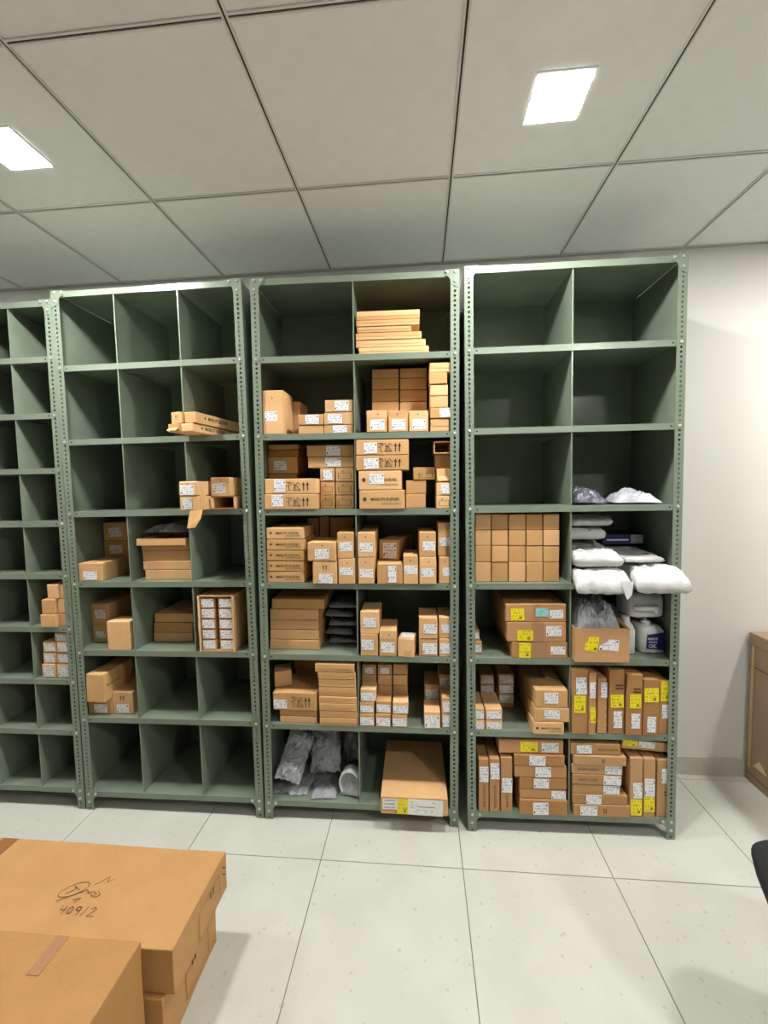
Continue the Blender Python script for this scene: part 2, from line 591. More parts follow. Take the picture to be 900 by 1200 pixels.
def arrow_shape(bm, x, w, h):
    for poly in ([(x - w * .16, 0), (x + w * .16, 0), (x + w * .16, h * .62), (x - w * .16, h * .62)],
                 [(x - w * .5, h * .6), (x + w * .5, h * .6), (x, h)]):
        bm.faces.new([bm.verts.new((a, 0, b)) for a, b in poly])

def to_me(bm, name, mat):
    me = bpy.data.meshes.new(name); bm.to_mesh(me); bm.free(); me.materials.append(M[mat]); return me

_bm = strokes([[(0, .95), (.5, .95), (.58, .75), (.45, .62)], [(.3, .95), (.3, .1), (.5, .02)], [(.0, .5), (.2, .5)],
               [(.75, .95), (1.0, .55), (1.3, .95)], [(.8, .55), (1.3, .55)], [(.75, .05), (.95, .45), (1.15, .05), (.75, .05)],
               [(1.2, .45), (1.55, .1)], [(1.25, .15), (1.35, .02), (1.6, .02)], [(1.35, .9), (1.6, .6)]], .07)
for _x in (1.95, 2.4): arrow_shape(_bm, _x, .36, 1.0)
handling_me = to_me(_bm, 'handling_marks', 'ink')
_bm = bmesh.new()
for _x in (-.3, .3): arrow_shape(_bm, _x, .42, 1.0)
arrows_me = to_me(_bm, 'arrow_marks', 'ink')
_bm = bmesh.new()
for _x in (-.28, .28):
    _bm.faces.new([_bm.verts.new((a, 0, b)) for a, b in ((_x - .11, 0), (_x + .11, 0), (_x + .11, 1), (_x - .11, 1))])
bars_me = to_me(_bm, 'bar_marks', 'ink')
_bm = strokes([[(-.5, -.5), (.5, -.5), (.5, .5), (-.5, .5), (-.5, -.5)]], .06)
frame_me = to_me(_bm, 'printed_frame', 'ink_soft')
_bm = strokes([[(-.5, -.5), (.5, -.5), (.5, .5), (-.5, .5), (-.5, -.5)]], .018)
thin_frame_me = to_me(_bm, 'printed_frame', 'ink_soft')
_bm = bmesh.new(); cyl(_bm, (0, 0, 0), .5, .0001, 'y', 10)
dot_me = to_me(_bm, 'logo_mark', 'ink')
_bm = bmesh.new(); bx(_bm, -.5, -.0004, -.5, .5, 0, .5)
sticker_me = to_me(_bm, 'sticker', 'st_w')
TXT1 = text_mesh('MARUTI SUZUKI', True)
TXT2 = text_mesh('GENUINE PARTS')

FACE = {'front': (0, 0, 0), 'right': (0, 0, pi / 2), 'top': (-pi / 2, 0, 0), 'left': (0, 0, -pi / 2)}
def put(parent, me, name, loc, sx, sz, face='front', spin=0):
    o = inst(name, me, parent)
    o.location = loc; o.scale = (sx, 1, sz)
    R = Matrix.Rotation(0, 4, 'X')
    e = FACE[face]
    R = Matrix.Rotation(e[2], 4, 'Z') @ Matrix.Rotation(e[0], 4, 'X') @ Matrix.Rotation(spin, 4, 'Y')
    o.rotation_euler = R.to_euler()
    return o

def carton_bm(w, L, h, jit, rng, bev=.0026):
    bm = bmesh.new()
    vs, fs = bx(bm, -w / 2, 0, 0, w / 2, L, h)
    for v in vs:
        v.co.x += rng.uniform(-jit, jit) * .5
        v.co.y += abs(rng.uniform(0, jit))
        if v.co.z > .001: v.co.z -= abs(rng.uniform(0, jit))
    bevel(bm, min(bev, w * .1, h * .1), 2)
    return bm

def thin(parent, name, x0, z0, x1, z1, mat, y=-.0008, th=.0008):
    bm = bmesh.new(); bx(bm, x0, y, z0, x1, y + th, z1)
    return obj(name, bm, mat, parent)

def carton(r, u, d, z, w, L, h, kind, colr, st, label, rz=0, roll=0):
    rng = random.Random(hash((round(u, 3), round(z, 3), r)) & 0xffff)
    mat = 'kraft_' + colr
    if kind in ('v', 'v2'):
        bm = bmesh.new(); t = .003
        bx(bm, -w / 2, 0, 0, w / 2, L, t); bx(bm, -w / 2, 0, h - t, w / 2, L, h)
        bx(bm, -w / 2, 0, t, -w / 2 + t, L, h - t); bx(bm, w / 2 - t, 0, t, w / 2, L, h - t)
        bx(bm, -w / 2 + t, L - t, t, w / 2 - t, L, h - t)
    elif kind == 'y':
        bm = bmesh.new(); t = .004
        bx(bm, -w / 2, 0, 0, w / 2, L, t); bx(bm, -w / 2, 0, t, w / 2, t, h); bx(bm, -w / 2, L - t, t, w / 2, L, h)
        bx(bm, -w / 2, t, t, -w / 2 + t, L - t, h); bx(bm, w / 2 - t, t, t, w / 2, L - t, h)
    else:
        jit = .004 if kind in ('e2', 'k', 'm3') else .0012
        bm = carton_bm(w, L, h, jit, rng, 0.0045 if kind in ('e2', 'm3') else .0028)
    o = obj('carton', bm, mat)
    o.matrix_world = MAT[r] @ Matrix.Translation((u, d, z)) @ Matrix.Rotation(radians(rz + rng.uniform(-.3, .3) * (.25 if L > .25 else 1)), 4, 'Z') @ Matrix.Rotation(radians(roll), 4, 'Y')
    tag(o, label, 'carton', 'cartons on the racks')
    e = -.0009
    if kind[0] == 'e':
        thin(o, 'tuck_flap', -w / 2 + .002, .002, w / 2 - .002, h * .68, mat)
        put(o, dot_me, 'thumb_mark', (rng.uniform(-.08, .08) * w, e, h * .82), .006, .006)
    if kind in ('l', 'o'):
        thin(o, 'tuck_flap', -w / 2 + .002, h * .42, w / 2 - .002, h - .002, mat)
    if kind == 'o':
        bm = bmesh.new()
        p = [bm.verts.new(q) for q in ((-w * .45, -.002, h * .45), (w * .45, -.002, h * .45), (w * .38, -.02, h * .12), (-w * .42, -.016, h * .1))]
        bm.faces.new(p); q = bmesh.ops.extrude_face_region(bm, geom=list(bm.faces))
        for v in [g for g in q['geom'] if isinstance(g, bmesh.types.BMVert)]: v.co.y += .0015
        bmesh.ops.recalc_face_normals(bm, faces=list(bm.faces))
        obj('folded_flap', bm, mat, o)
    if kind == 'v':
        for sx in (-1, 1):
            bm = bmesh.new()
            f = [bm.verts.new(q) for q in ((sx * w / 2, 0, h * .05), (sx * w / 2, 0, h * .95), (sx * (w / 2 + .004), -.022, h * .85), (sx * (w / 2 + .004), -.018, h * .1))]
            bm.faces.new(f); q = bmesh.ops.extrude_face_region(bm, geom=list(bm.faces))
            for v in [g for g in q['geom'] if isinstance(g, bmesh.types.BMVert)]: v.co.x -= sx * .002
            bmesh.ops.recalc_face_normals(bm, faces=list(bm.faces))
            obj('end_flap', bm, mat, o)
    if kind == 'm':
        put(o, with_mat(TXT1, 'ink'), 'printed_text', (w * .07, e, h * .52), w * .62, w * .62)
        put(o, with_mat(TXT2, 'ink'), 'printed_text', (w * .22, e, h * .27), w * .42, w * .42)
        put(o, dot_me, 'logo_mark', (-w * .38, e, h * .52), h * .2, h * .22)
    if kind in ('m2', 'm3'):
        put(o, with_mat(TXT1, 'ink'), 'printed_text', (w / 2 + .0012, L * .36, h * .55), L * .34, L * .34, 'right')
        put(o, dot_me, 'logo_mark', (w / 2 + .0012, L * .14, h * .55), .010, .012, 'right')
    if kind in ('m4', 'm5'):
        put(o, with_mat(TXT1, 'ink_soft'), 'printed_text', ((-.18 if kind == 'm4' else .25) * w, e, h * .5), w * .4, w * .4)
    if kind == 'h':
        put(o, handling_me, 'handling_marks', (-w * .08, e, h * .2), w * .17, h * .58)
    if kind == 'u':
        put(o, arrows_me, 'arrow_marks', (0, e, h * (.62 if st else .3)), h * .22, h * (.22 if st else .42))
    if kind == 'u2':
        put(o, bars_me, 'bar_marks', (w * .06, e, h * .3), h * .3, h * .42)
    if kind == 'd':
        put(o, bars_me, 'bar_marks', (w * (.05 if colr == 'b2' else -.1), e, h * (.42 if colr == 'b2' else .74)), h * .09, w * .5, 'front', pi / 2)
    if kind == 'z':
        put(o, with_mat(TXT1, 'ink_soft'), 'printed_text', (w * .05, e, h * .3), h * .42, h * .42, 'front', -pi / 2)
    if kind == 'q':
        put(o, frame_me, 'printed_frame', (0, e, h * .42), w * .7, h * .42)
        put(o, dot_me, 'logo_mark', (-w * .12, e, h * .72), .006, .006)
    if kind == 'r':
        put(o, frame_me, 'printed_frame', (w * .06, e, h * .36), w * .6, h * .36)
        put(o, dot_me, 'logo_mark', (-w * .14, e, h * .36), .006, .006)
    if kind == 't':
        thin(o, 'tape', -w * .08, .001, w * .13, h - .001, 'tape_clear', -.0006, .0006)
    if kind == 'f':
        thin(o, 'tape', -w * .02, .001, w * .06, h - .001, 'tape_clear', -.0006, .0006)
        thin(o, 'tuck_flap', -w / 2 + .002, .003, -w * .06, h - .003, mat)
    if kind == 'k':
        bm = bmesh.new()
        for i in range(5):
            zz = h * (.12 + .17 * i + rng.uniform(-.03, .03)); xx = w / 2 - .012
            p = [bm.verts.new(q) for q in ((xx, -.0012, zz), (xx + .009, -.0012, zz + .004), (xx + .006, -.0012, zz + .012))]
            bm.faces.new(p)
        obj('torn_edge', bm, 'kraft_pale', o)
    if kind in ('w', 'n'):
        bm = bmesh.new(); bx(bm, -w / 2 + .003, .002, h + .0002, w / 2 - .003, L * .5, h + .0014)
        obj('top_flap', bm, 'kraft_pale', o)
    if kind == 'n':
        put(o, with_mat(sticker_me, 'st_w'), 'label_sticker', (w * .05, L * .55, h + .002), w * .8, L * .6, 'top')
        thin(o, 'tuck_flap', -w * .1, .001, w * .3, h * .35, mat, -.002, .0014)
    if kind == 's':
        for s in (-1, 1):
            bm = bmesh.new()
            bx(bm, *( (-w / 2 + .001, .001, h + .0002, -.0014, L - .001, h + .0024) if s < 0 else (.0014, .001, h + .0002, w / 2 - .001, L - .001, h + .0024)))
            obj('top_flap', bm, mat, o)
    nm = {'w': 'label_sticker', 'y': 'yellow_sticker', 'b': 'blue_sticker', 's': 'label_sticker'}
    for (t, a, b, c, e2) in st:
        sw, sh = (c - a) * w, (e2 - b) * h
        put(o, with_mat(sticker_me, 'st_' + t), nm[t[0]], ((-.5 + (a + c) / 2) * w, -.0011, (b + e2) / 2 * h), sw, sh, 'front', rng.uniform(-.035, .035))
    return o

CARTONS = [
    (1, 0.7917, -0.0073, 0.9275, 0.0794, 0.1, 0.0635, 'p', 'a', [], 'small orange-brown cube carton, lower left of six, leftmost rack', 0),
    (1, 0.864, 0.0095, 0.9275, 0.0593, 0.1, 0.0639, 'p', 'a', [], 'small orange-brown cube carton, lower right of six, leftmost rack', 0),
    (1, 0.7923, -0.0022, 0.9927, 0.0682, 0.1, 0.0709, 'p', 'a', [], 'small orange-brown cube carton, middle left of six, leftmost rack', 0),
    (1, 0.8604, 0.0107, 0.9931, 0.0611, 0.1, 0.0707, 'p', 'a', [], 'small orange-brown cube carton, middle right of six, leftmost rack', 0),
    (1, 0.8151, 0.0044, 1.0655, 0.0568, 0.1, 0.0707, 'p', 'a', [], 'small orange-brown cube carton, upper left of six, leftmost rack', 0),
    (1, 0.8688, 0.0105, 1.0655, 0.0428, 0.1, 0.0707, 'p', 'a', [], 'small orange-brown cube carton, upper right of six, leftmost rack', 0),
    (1, 0.7571, 0.0122, 0.6635, 0.0696, 0.2, 0.0711, 'p', 'b', [('s', 0.12, 0.12, 0.9, 0.85)], 'small carton with silver label, left of bottom row in the leftmost rack pile', 0),
    (1, 0.8333, 0.0148, 0.6635, 0.0668, 0.2, 0.0724, 'p', 'b', [('s', 0.12, 0.12, 0.9, 0.85)], 'small carton with silver label, right of bottom row in the leftmost rack pile', 0),
    (1, 0.7615, 0.0177, 0.7363, 0.0694, 0.2, 0.0547, 'p', 'b', [('s', 0.12, 0.12, 0.9, 0.85)], 'small carton with silver label, left of second row in the leftmost rack pile', 0),
    (1, 0.8375, 0.0159, 0.7376, 0.0667, 0.2, 0.0545, 'p', 'b', [('s', 0.12, 0.12, 0.9, 0.85)], 'small carton with silver label, right of second row in the leftmost rack pile', 0),
    (1, 0.7657, 0.0174, 0.7927, 0.0693, 0.2, 0.0545, 'p', 'b', [('s', 0.12, 0.12, 0.9, 0.85)], 'small carton with silver label, left of third row in the leftmost rack pile', 0),
    (1, 0.8416, 0.0127, 0.7938, 0.0666, 0.2, 0.0543, 'p', 'b', [('s', 0.12, 0.12, 0.9, 0.85)], 'small carton with silver label, right of third row in the leftmost rack pile', 0),
    (1, 0.834, 0.0148, 0.8497, 0.071, 0.2, 0.0433, 'p', 'b', [('s', 0.12, 0.12, 0.9, 0.85)], 'small carton with silver label, alone on top of the leftmost rack pile', 0),
    (2, 0.6386, -0.125, 1.8345, 0.0561, 0.44, 0.0353, 'o', 'a', [], 'long slim carton with open end flap, lower left of four, second rack', -7),
    (2, 0.6969, -0.125, 1.8345, 0.0577, 0.44, 0.0351, 'm2', 'a', [], 'long slim carton with side print, lower right of four, second rack', -7),
    (2, 0.6501, -0.12, 1.8715, 0.0522, 0.44, 0.0494, 'u', 'a', [], 'long slim carton with two end marks, upper left of four, second rack', -7),
    (2, 0.7113, -0.12, 1.8713, 0.0557, 0.44, 0.0474, 'm2', 'a', [], 'long slim carton with side print, upper right of four, second rack', -7),
    (2, 0.6712, -0.085, 1.4935, 0.1035, 0.11, 0.063, 'p', 'a', [('s', 0.15, 0.1, 0.6, 0.85)], 'crushed carton with silver label jutting out, lower left of four, second rack', -7),
    (2, 0.7918, -0.0115, 1.4935, 0.1045, 0.3, 0.0566, 'v', 'a', [], 'empty carton with dark open end, lower right of four, second rack', 0),
    (2, 0.6627, -0.085, 1.5582, 0.0896, 0.3, 0.0664, 'e2', 'a', [('w', 0.08, 0.06, 0.85, 0.72)], 'dented carton with white label, upper left of four, third shelf, second rack', -8),
    (2, 0.7784, -0.02, 1.5518, 0.0934, 0.3, 0.0883, 'e2', 'a', [('w', 0.12, 0.15, 0.8, 0.68)], 'rounded carton with white label, upper right of four, third shelf, second rack', -6),
    (2, 0.0955, 0.0083, 1.1535, 0.117, 0.19, 0.0889, 'p', 'b', [('w', 0.2, 0.1, 0.78, 0.55)], 'small labelled carton at left front, fourth shelf of second rack', 2),
    (2, 0.0782, 0.2034, 1.1535, 0.128, 0.2, 0.1738, 'p', 'b', [('w', 0.25, 0.6, 0.8, 0.85)], 'dark upright carton with label behind small one, fourth shelf of second rack', 0),
    (2, 0.0831, 0.2001, 1.329, 0.1275, 0.2, 0.0932, 'p', 'b', [('w', 0.25, 0.2, 0.8, 0.7)], 'dark carton with label topping the upright one, fourth shelf of second rack', 0),
    (2, 0.4702, 0.0413, 1.1535, 0.2367, 0.28, 0.0455, 'p', 'b', [], 'flat carton, bottom of 4 in plastic-topped stack, fourth shelf of second rack', 0),
    (2, 0.4632, 0.0417, 1.2007, 0.2429, 0.28, 0.0441, 'p', 'b', [], 'flat carton, second up of 4 in plastic-topped stack, fourth shelf of second rack', 0),
    (2, 0.4606, 0.0455, 1.2465, 0.2405, 0.28, 0.0481, 'p', 'b', [], 'flat carton, third up of 4 in plastic-topped stack, fourth shelf of second rack', 0),
    (2, 0.4585, 0.0446, 1.2963, 0.2402, 0.28, 0.0252, 'p', 'b', [], 'flat carton, topmost of 4 in plastic-topped stack, fourth shelf of second rack', 0),
    (2, 0.453, 0.021, 1.3233, 0.2442, 0.3, 0.032, 'y', 'a', [], 'shallow open tray carton topping the stack, fourth shelf of second rack', 0),
    (2, 0.0483, 0.1048, 0.8155, 0.0859, 0.24, 0.0918, 'p', 'b', [('w', 0.2, 0.25, 0.8, 0.62)], 'dark labelled carton, lower of two behind, fifth shelf of second rack', 0),
    (2, 0.0544, 0.1008, 0.909, 0.0981, 0.24, 0.109, 'p', 'b', [('w', 0.2, 0.3, 0.8, 0.7)], 'dark labelled carton, upper of two behind, fifth shelf of second rack', 0),
    (2, 0.2212, 0.0037, 0.8155, 0.1146, 0.085, 0.144, 'k', 'a', [], 'plain upright carton with torn corner edge, fifth shelf of second rack', -2),
    (2, 0.4237, 0.1208, 0.8155, 0.2059, 0.26, 0.047, 'p', 'b', [], 'flat plain carton, bottom of 3 in short back stack, fifth shelf of second rack', 0),
    (2, 0.4266, 0.12, 0.8642, 0.2055, 0.26, 0.0491, 'p', 'b', [], 'flat plain carton, second up of 3 in short back stack, fifth shelf of second rack', 0),
    (2, 0.4294, 0.1252, 0.915, 0.2052, 0.26, 0.0446, 'p', 'b', [], 'flat plain carton, topmost of 3 in short back stack, fifth shelf of second rack', 0),
    (2, 0.0795, 0.0313, 0.4785, 0.1257, 0.3, 0.0765, 'p', 'b', [('w', 0.25, 0.1, 0.8, 0.65)], 'labelled carton under the big dented one, sixth shelf of second rack', 0),
    (2, 0.1964, 0.0363, 0.4785, 0.1068, 0.16, 0.1111, 'u', 'b', [('w', 0.2, 0.05, 0.8, 0.45)], 'labelled carton with two marks, right of pair, sixth shelf of second rack', 0),
    (2, 0.0903, -0.0071, 0.5567, 0.0963, 0.2, 0.1439, 'm3', 'a', [], 'big dented carton with side print lying on another, sixth shelf of second rack', -3),
    (2, 0.1266, 0.2052, 0.5567, 0.0667, 0.18, 0.1159, 'p', 'b', [('w', 0.25, 0.3, 0.9, 0.7)], 'dark carton with label at the back, sixth shelf of second rack', 0),
    (3, 0.6336, 0.0137, 2.1775, 0.3088, 0.3, 0.0304, 'l', 'a', [], 'long flat carton, bottom of 6 in loose stack, top shelf of third rack', 0),
    (3, 0.6207, 0.0178, 2.2096, 0.3087, 0.3, 0.0299, 'l', 'a', [], 'long flat carton, second up of 6 in loose stack, top shelf of third rack', 0),
    (3, 0.6117, 0.0152, 2.2412, 0.2898, 0.3, 0.0304, 'l', 'a', [], 'long flat carton, third up of 6 in loose stack, top shelf of third rack', 0),
    (3, 0.5925, 0.0161, 2.2733, 0.2392, 0.3, 0.0245, 'l', 'a', [], 'long flat carton, fourth up of 6 in loose stack, top shelf of third rack', 0),
    (3, 0.6076, 0.0132, 2.2996, 0.2762, 0.3, 0.0258, 'l', 'a', [], 'long flat carton, fifth up of 6 in loose stack, top shelf of third rack', 0),
    (3, 0.6098, 0.0176, 2.3271, 0.2796, 0.3, 0.0386, 'l', 'a', [], 'long flat carton, topmost of 6 in loose stack, top shelf of third rack', 0),
    (3, 0.0855, 0.0091, 1.8345, 0.0967, 0.14, 0.1971, 'e3', 'a', [('w', 0.1, 0.3, 0.72, 0.52)], 'tall upright carton with white label, second shelf of third rack', 0),
    (3, 0.1292, 0.1658, 1.8345, 0.0795, 0.14, 0.1763, 'p', 'b', [], 'dark carton hidden behind the tall one, second shelf of third rack', 0),
    (3, 0.2557, 0.0204, 1.8345, 0.1164, 0.2, 0.038, 'p', 'b', [], 'plain flat carton under a labelled one, second shelf of third rack', 0),
    (3, 0.2566, 0.0168, 1.8742, 0.1162, 0.2, 0.0478, 'p', 'b', [('w', 0.28, 0.1, 0.82, 0.95)], 'labelled flat carton, upper of left pair, second shelf of third rack', 0),
    (3, 0.3836, 0.0172, 1.8345, 0.1323, 0.2, 0.0374, 'p', 'b', [('w', 0.3, 0.1, 0.78, 0.95)], 'flat labelled carton, bottom of 3 in divider-side stack, second shelf of third rack', 0),
    (3, 0.3844, 0.016, 1.8736, 0.1321, 0.2, 0.0544, 'p', 'b', [('w', 0.12, 0.1, 0.62, 0.85)], 'flat labelled carton, second up of 3 in divider-side stack, second shelf of third rack', 0),
    (3, 0.3861, 0.0159, 1.9297, 0.1264, 0.2, 0.0537, 'p', 'b', [('w', 0.35, 0.1, 0.85, 0.9)], 'flat labelled carton, topmost of 3 in divider-side stack, second shelf of third rack', 0),
    (3, 0.5578, 0.0004, 1.8345, 0.0899, 0.11, 0.0961, 'e', 'a', [('w', 0.18, 0.1, 0.88, 0.58)], 'small front carton with white label, left of three, second shelf of third rack', 0),
    (3, 0.652, 0.0018, 1.8345, 0.0862, 0.11, 0.094, 'e', 'a', [('w', 0.18, 0.1, 0.88, 0.58)], 'small front carton with white label, middle of three, second shelf of third rack', 0),
    (3, 0.7425, 0.0036, 1.8345, 0.0849, 0.11, 0.0921, 'e', 'a', [('w', 0.18, 0.1, 0.88, 0.58)], 'small front carton with white label, right of three, second shelf of third rack', 0),
    (3, 0.586, 0.13, 1.8345, 0.1277, 0.2, 0.104, 'p', 'b', [], 'hidden carton under the left back stack, second shelf of third rack', 0),
    (3, 0.5867, 0.1341, 1.9402, 0.1274, 0.2, 0.054, 'p', 'b', [], 'flat carton, lowest visible of left back stack, second shelf of third rack', 0),
    (3, 0.5872, 0.132, 1.9959, 0.1272, 0.2, 0.0538, 'p', 'b', [], 'flat carton, second visible of left back stack, second shelf of third rack', 0),
    (3, 0.5877, 0.1319, 2.0514, 0.1269, 0.2, 0.0524, 'p', 'b', [], 'flat carton, third visible of left back stack, second shelf of third rack', 0),
    (3, 0.5882, 0.1349, 2.1055, 0.1267, 0.2, 0.0403, 'p', 'b', [], 'flat carton, topmost visible of left back stack, second shelf of third rack', 0),
    (3, 0.7195, 0.1329, 1.8345, 0.1273, 0.2, 0.1011, 'p', 'b', [], 'hidden carton under the right back stack, second shelf of third rack', 0),
    (3, 0.7199, 0.1319, 1.9373, 0.127, 0.2, 0.0537, 'p', 'b', [], 'flat carton, lowest visible of right back stack, second shelf of third rack', 0),
    (3, 0.7202, 0.1329, 1.9928, 0.1268, 0.2, 0.0535, 'p', 'b', [], 'flat carton, second visible of right back stack, second shelf of third rack', 0),
    (3, 0.7205, 0.1342, 2.048, 0.1265, 0.2, 0.0522, 'p', 'b', [], 'flat carton, third visible of right back stack, second shelf of third rack', 0),
    (3, 0.7207, 0.1303, 2.1019, 0.1263, 0.2, 0.0439, 'p', 'b', [], 'flat carton, topmost visible of right back stack, second shelf of third rack', 0),
    (3, 0.836, 0.0109, 1.8345, 0.0845, 0.2, 0.055, 'l', 'a', [], 'small carton, bottom of 6 in column by the post, second shelf of third rack', 0),
    (3, 0.8398, 0.0051, 1.8912, 0.0918, 0.2, 0.0455, 'p', 'a', [('w', 0.45, 0.1, 0.95, 0.95)], 'small carton, second up of 6 in column by the post, second shelf of third rack', 0),
    (3, 0.8324, 0.0095, 1.9385, 0.0768, 0.2, 0.0497, 'p', 'a', [], 'small carton, third up of 6 in column by the post, second shelf of third rack', 0),
    (3, 0.8324, 0.0101, 1.9899, 0.0767, 0.2, 0.0486, 'p', 'a', [], 'small carton, fourth up of 6 in column by the post, second shelf of third rack', 0),
    (3, 0.8288, 0.0051, 2.0402, 0.0766, 0.2, 0.0489, 'p', 'a', [], 'small carton, fifth up of 6 in column by the post, second shelf of third rack', 0),
    (3, 0.838, 0.0097, 2.0908, 0.0948, 0.2, 0.0411, 'l', 'a', [], 'small carton, topmost of 6 in column by the post, second shelf of third rack', 0),
    (3, 0.1607, -0.0048, 1.4935, 0.2399, 0.13, 0.0698, 'h', 'a', [('w', 0.14, 0.2, 0.36, 0.95)], 'long carton with arrows and label, lower of left pair, third shelf, third rack', 0),
    (3, 0.1624, -0.0035, 1.565, 0.2393, 0.13, 0.0678, 'h', 'a', [('w', 0.18, 0.1, 0.4, 0.95)], 'long carton with arrows and label, upper of left pair, third shelf, third rack', 0),
    (3, 0.078, 0.1501, 1.4935, 0.1453, 0.2, 0.1655, 'p', 'b', [], 'dark base carton hidden behind the long pair, third shelf, third rack', 0),
    (3, 0.0795, 0.1503, 1.6607, 0.1483, 0.2, 0.0816, 'p', 'b', [('w', 0.2, 0.2, 0.62, 0.75)], 'dark carton with label above the long pair, third shelf, third rack', 0),
    (3, 0.0823, 0.1511, 1.744, 0.1539, 0.2, 0.0314, 'p', 'b', [], 'dark flat carton, second from top behind long pair, third rack', 0),
    (3, 0.0806, 0.1557, 1.7771, 0.1505, 0.2, 0.0257, 'p', 'b', [], 'dark flat carton, topmost behind long pair, third rack', 0),
    (3, 0.318, 0.0512, 1.4935, 0.0663, 0.2, 0.0615, 'q', 'b', [], 'brown carton, left column lower of six, third shelf, third rack', 0),
    (3, 0.3995, 0.0545, 1.4935, 0.0846, 0.2, 0.0609, 'q', 'b', [], 'brown carton, right column lower of six, third shelf, third rack', 0),
    (3, 0.3191, 0.0556, 1.5567, 0.0661, 0.2, 0.0615, 'q', 'b', [], 'brown carton, left column middle of six, third shelf, third rack', 0),
    (3, 0.4004, 0.0557, 1.5561, 0.0845, 0.2, 0.0613, 'q', 'b', [], 'brown carton, right column middle of six, third shelf, third rack', 0),
    (3, 0.3203, 0.0521, 1.6199, 0.066, 0.2, 0.0613, 'q', 'b', [('w', 0.2, 0.1, 0.85, 0.85)], 'brown carton, left column upper of six, third shelf, third rack', 0),
    (3, 0.4014, 0.0521, 1.6191, 0.0843, 0.2, 0.0611, 'q', 'b', [], 'brown carton, right column upper of six, third shelf, third rack', 0),
    (3, 0.3373, 0.0531, 1.6829, 0.2141, 0.2, 0.049, 'p', 'b', [('w', 0.38, 0.1, 0.72, 0.95)], 'flat dark labelled carton, lower of two topping six cartons, third rack', 0),
    (3, 0.3343, 0.0547, 1.7336, 0.2177, 0.2, 0.053, 'p', 'b', [('w', 0.42, 0.1, 0.72, 0.95)], 'flat dark labelled carton, upper of two topping six cartons, third rack', 0),
    (3, 0.5772, -0.0064, 1.4935, 0.2016, 0.22, 0.0838, 'm', 'a', [], 'printed carton, bottom of four beside divider, third shelf, third rack', 0),
    (3, 0.5695, -0.0025, 1.579, 0.1916, 0.22, 0.0856, 'm', 'a', [('w', 0.25, 0.3, 0.6, 0.85)], 'printed carton with crooked label, second of four beside divider, third rack', 0),
    (3, 0.5805, -0.0022, 1.6663, 0.2347, 0.22, 0.0661, 'h', 'a', [('w', 0.15, 0.1, 0.43, 0.8)], 'carton with arrows and label, third of four beside divider, third rack', 0),
    (3, 0.5812, -0.0018, 1.7341, 0.2341, 0.22, 0.0678, 'h', 'a', [('w', 0.15, 0.1, 0.4, 0.8)], 'carton with arrows and label, topmost of four beside divider, third rack', 0),
    (3, 0.7288, 0.0602, 1.4935, 0.0908, 0.2, 0.0648, 'p', 'b', [], 'plain carton, lower of two in the gap, third shelf, third rack', 0),
    (3, 0.7301, 0.0657, 1.56, 0.0926, 0.2, 0.0609, 'p', 'b', [], 'plain carton, upper of two in the gap, third shelf, third rack', 0),
    (3, 0.7683, 0.0605, 1.6226, 0.1018, 0.14, 0.0574, 'r', 'a', [], 'small carton with printed rectangle bridging the gap, third shelf, third rack', 0),
    (3, 0.8536, 0.007, 1.4935, 0.0647, 0.2, 0.0556, 'q', 'a', [], 'small carton, bottom of post-side column, third shelf, third rack', 0),
    (3, 0.8536, 0.0087, 1.5508, 0.0646, 0.2, 0.0581, 'p', 'a', [('w', 0.3, 0.15, 0.95, 0.85)], 'small labelled carton, second of post-side column, third shelf, third rack', 0),
    (3, 0.8554, 0.0355, 1.6105, 0.0653, 0.17, 0.0614, 'o', 'a', [], 'small carton with folded flap, third of post-side column, third shelf, third rack', 0),
    (3, 0.8537, 0.062, 1.6737, 0.074, 0.15, 0.0633, 'p', 'b', [], 'dark carton, fourth of post-side column, third shelf, third rack', 0),
    (3, 0.8484, 0.0155, 1.7386, 0.0756, 0.18, 0.0528, 'v2', 'a', [], 'open-ended carton, topmost of post-side column, third shelf, third rack', 0),
    (3, 0.1242, 0.0083, 1.1535, 0.1759, 0.22, 0.0508, 'm', 'a', [], 'flat printed carton, bottom of 5 in left stack, fourth shelf of third rack', 0),
    (3, 0.1255, 0.0069, 1.206, 0.1755, 0.22, 0.0488, 'm', 'a', [], 'flat printed carton, second up of 5 in left stack, fourth shelf of third rack', 0),
    (3, 0.1267, 0.0049, 1.2566, 0.1752, 0.22, 0.0479, 'm', 'a', [], 'flat printed carton, third up of 5 in left stack, fourth shelf of third rack', 0),
    (3, 0.127, 0.0041, 1.3061, 0.1729, 0.22, 0.0489, 'm', 'a', [], 'flat printed carton, fourth up of 5 in left stack, fourth shelf of third rack', 0),
    (3, 0.1273, 0.0035, 1.3567, 0.1706, 0.22, 0.0522, 'm', 'a', [], 'flat printed carton, topmost of 5 in left stack, fourth shelf of third rack', 0),
    (3, 0.2042, 0.2309, 1.1535, 0.0567, 0.15, 0.2799, 'p', 'b', [], 'dark upright carton, left of three at back, fourth shelf, third rack', 0),
    (3, 0.2632, 0.2241, 1.1535, 0.0496, 0.15, 0.2892, 'p', 'b', [], 'dark upright carton, middle of three at back, fourth shelf, third rack', 0),
    (3, 0.3544, 0.226, 1.1535, 0.1217, 0.15, 0.2845, 'p', 'b', [], 'dark wide carton, right of three at back, fourth shelf, third rack', 0),
    (3, 0.3149, -0.014, 1.1535, 0.1109, 0.18, 0.1037, 'u', 'a', [('w', 0.25, 0.04, 0.82, 0.45)], 'labelled carton with two arrows, lower of pair, fourth shelf, third rack', 0),
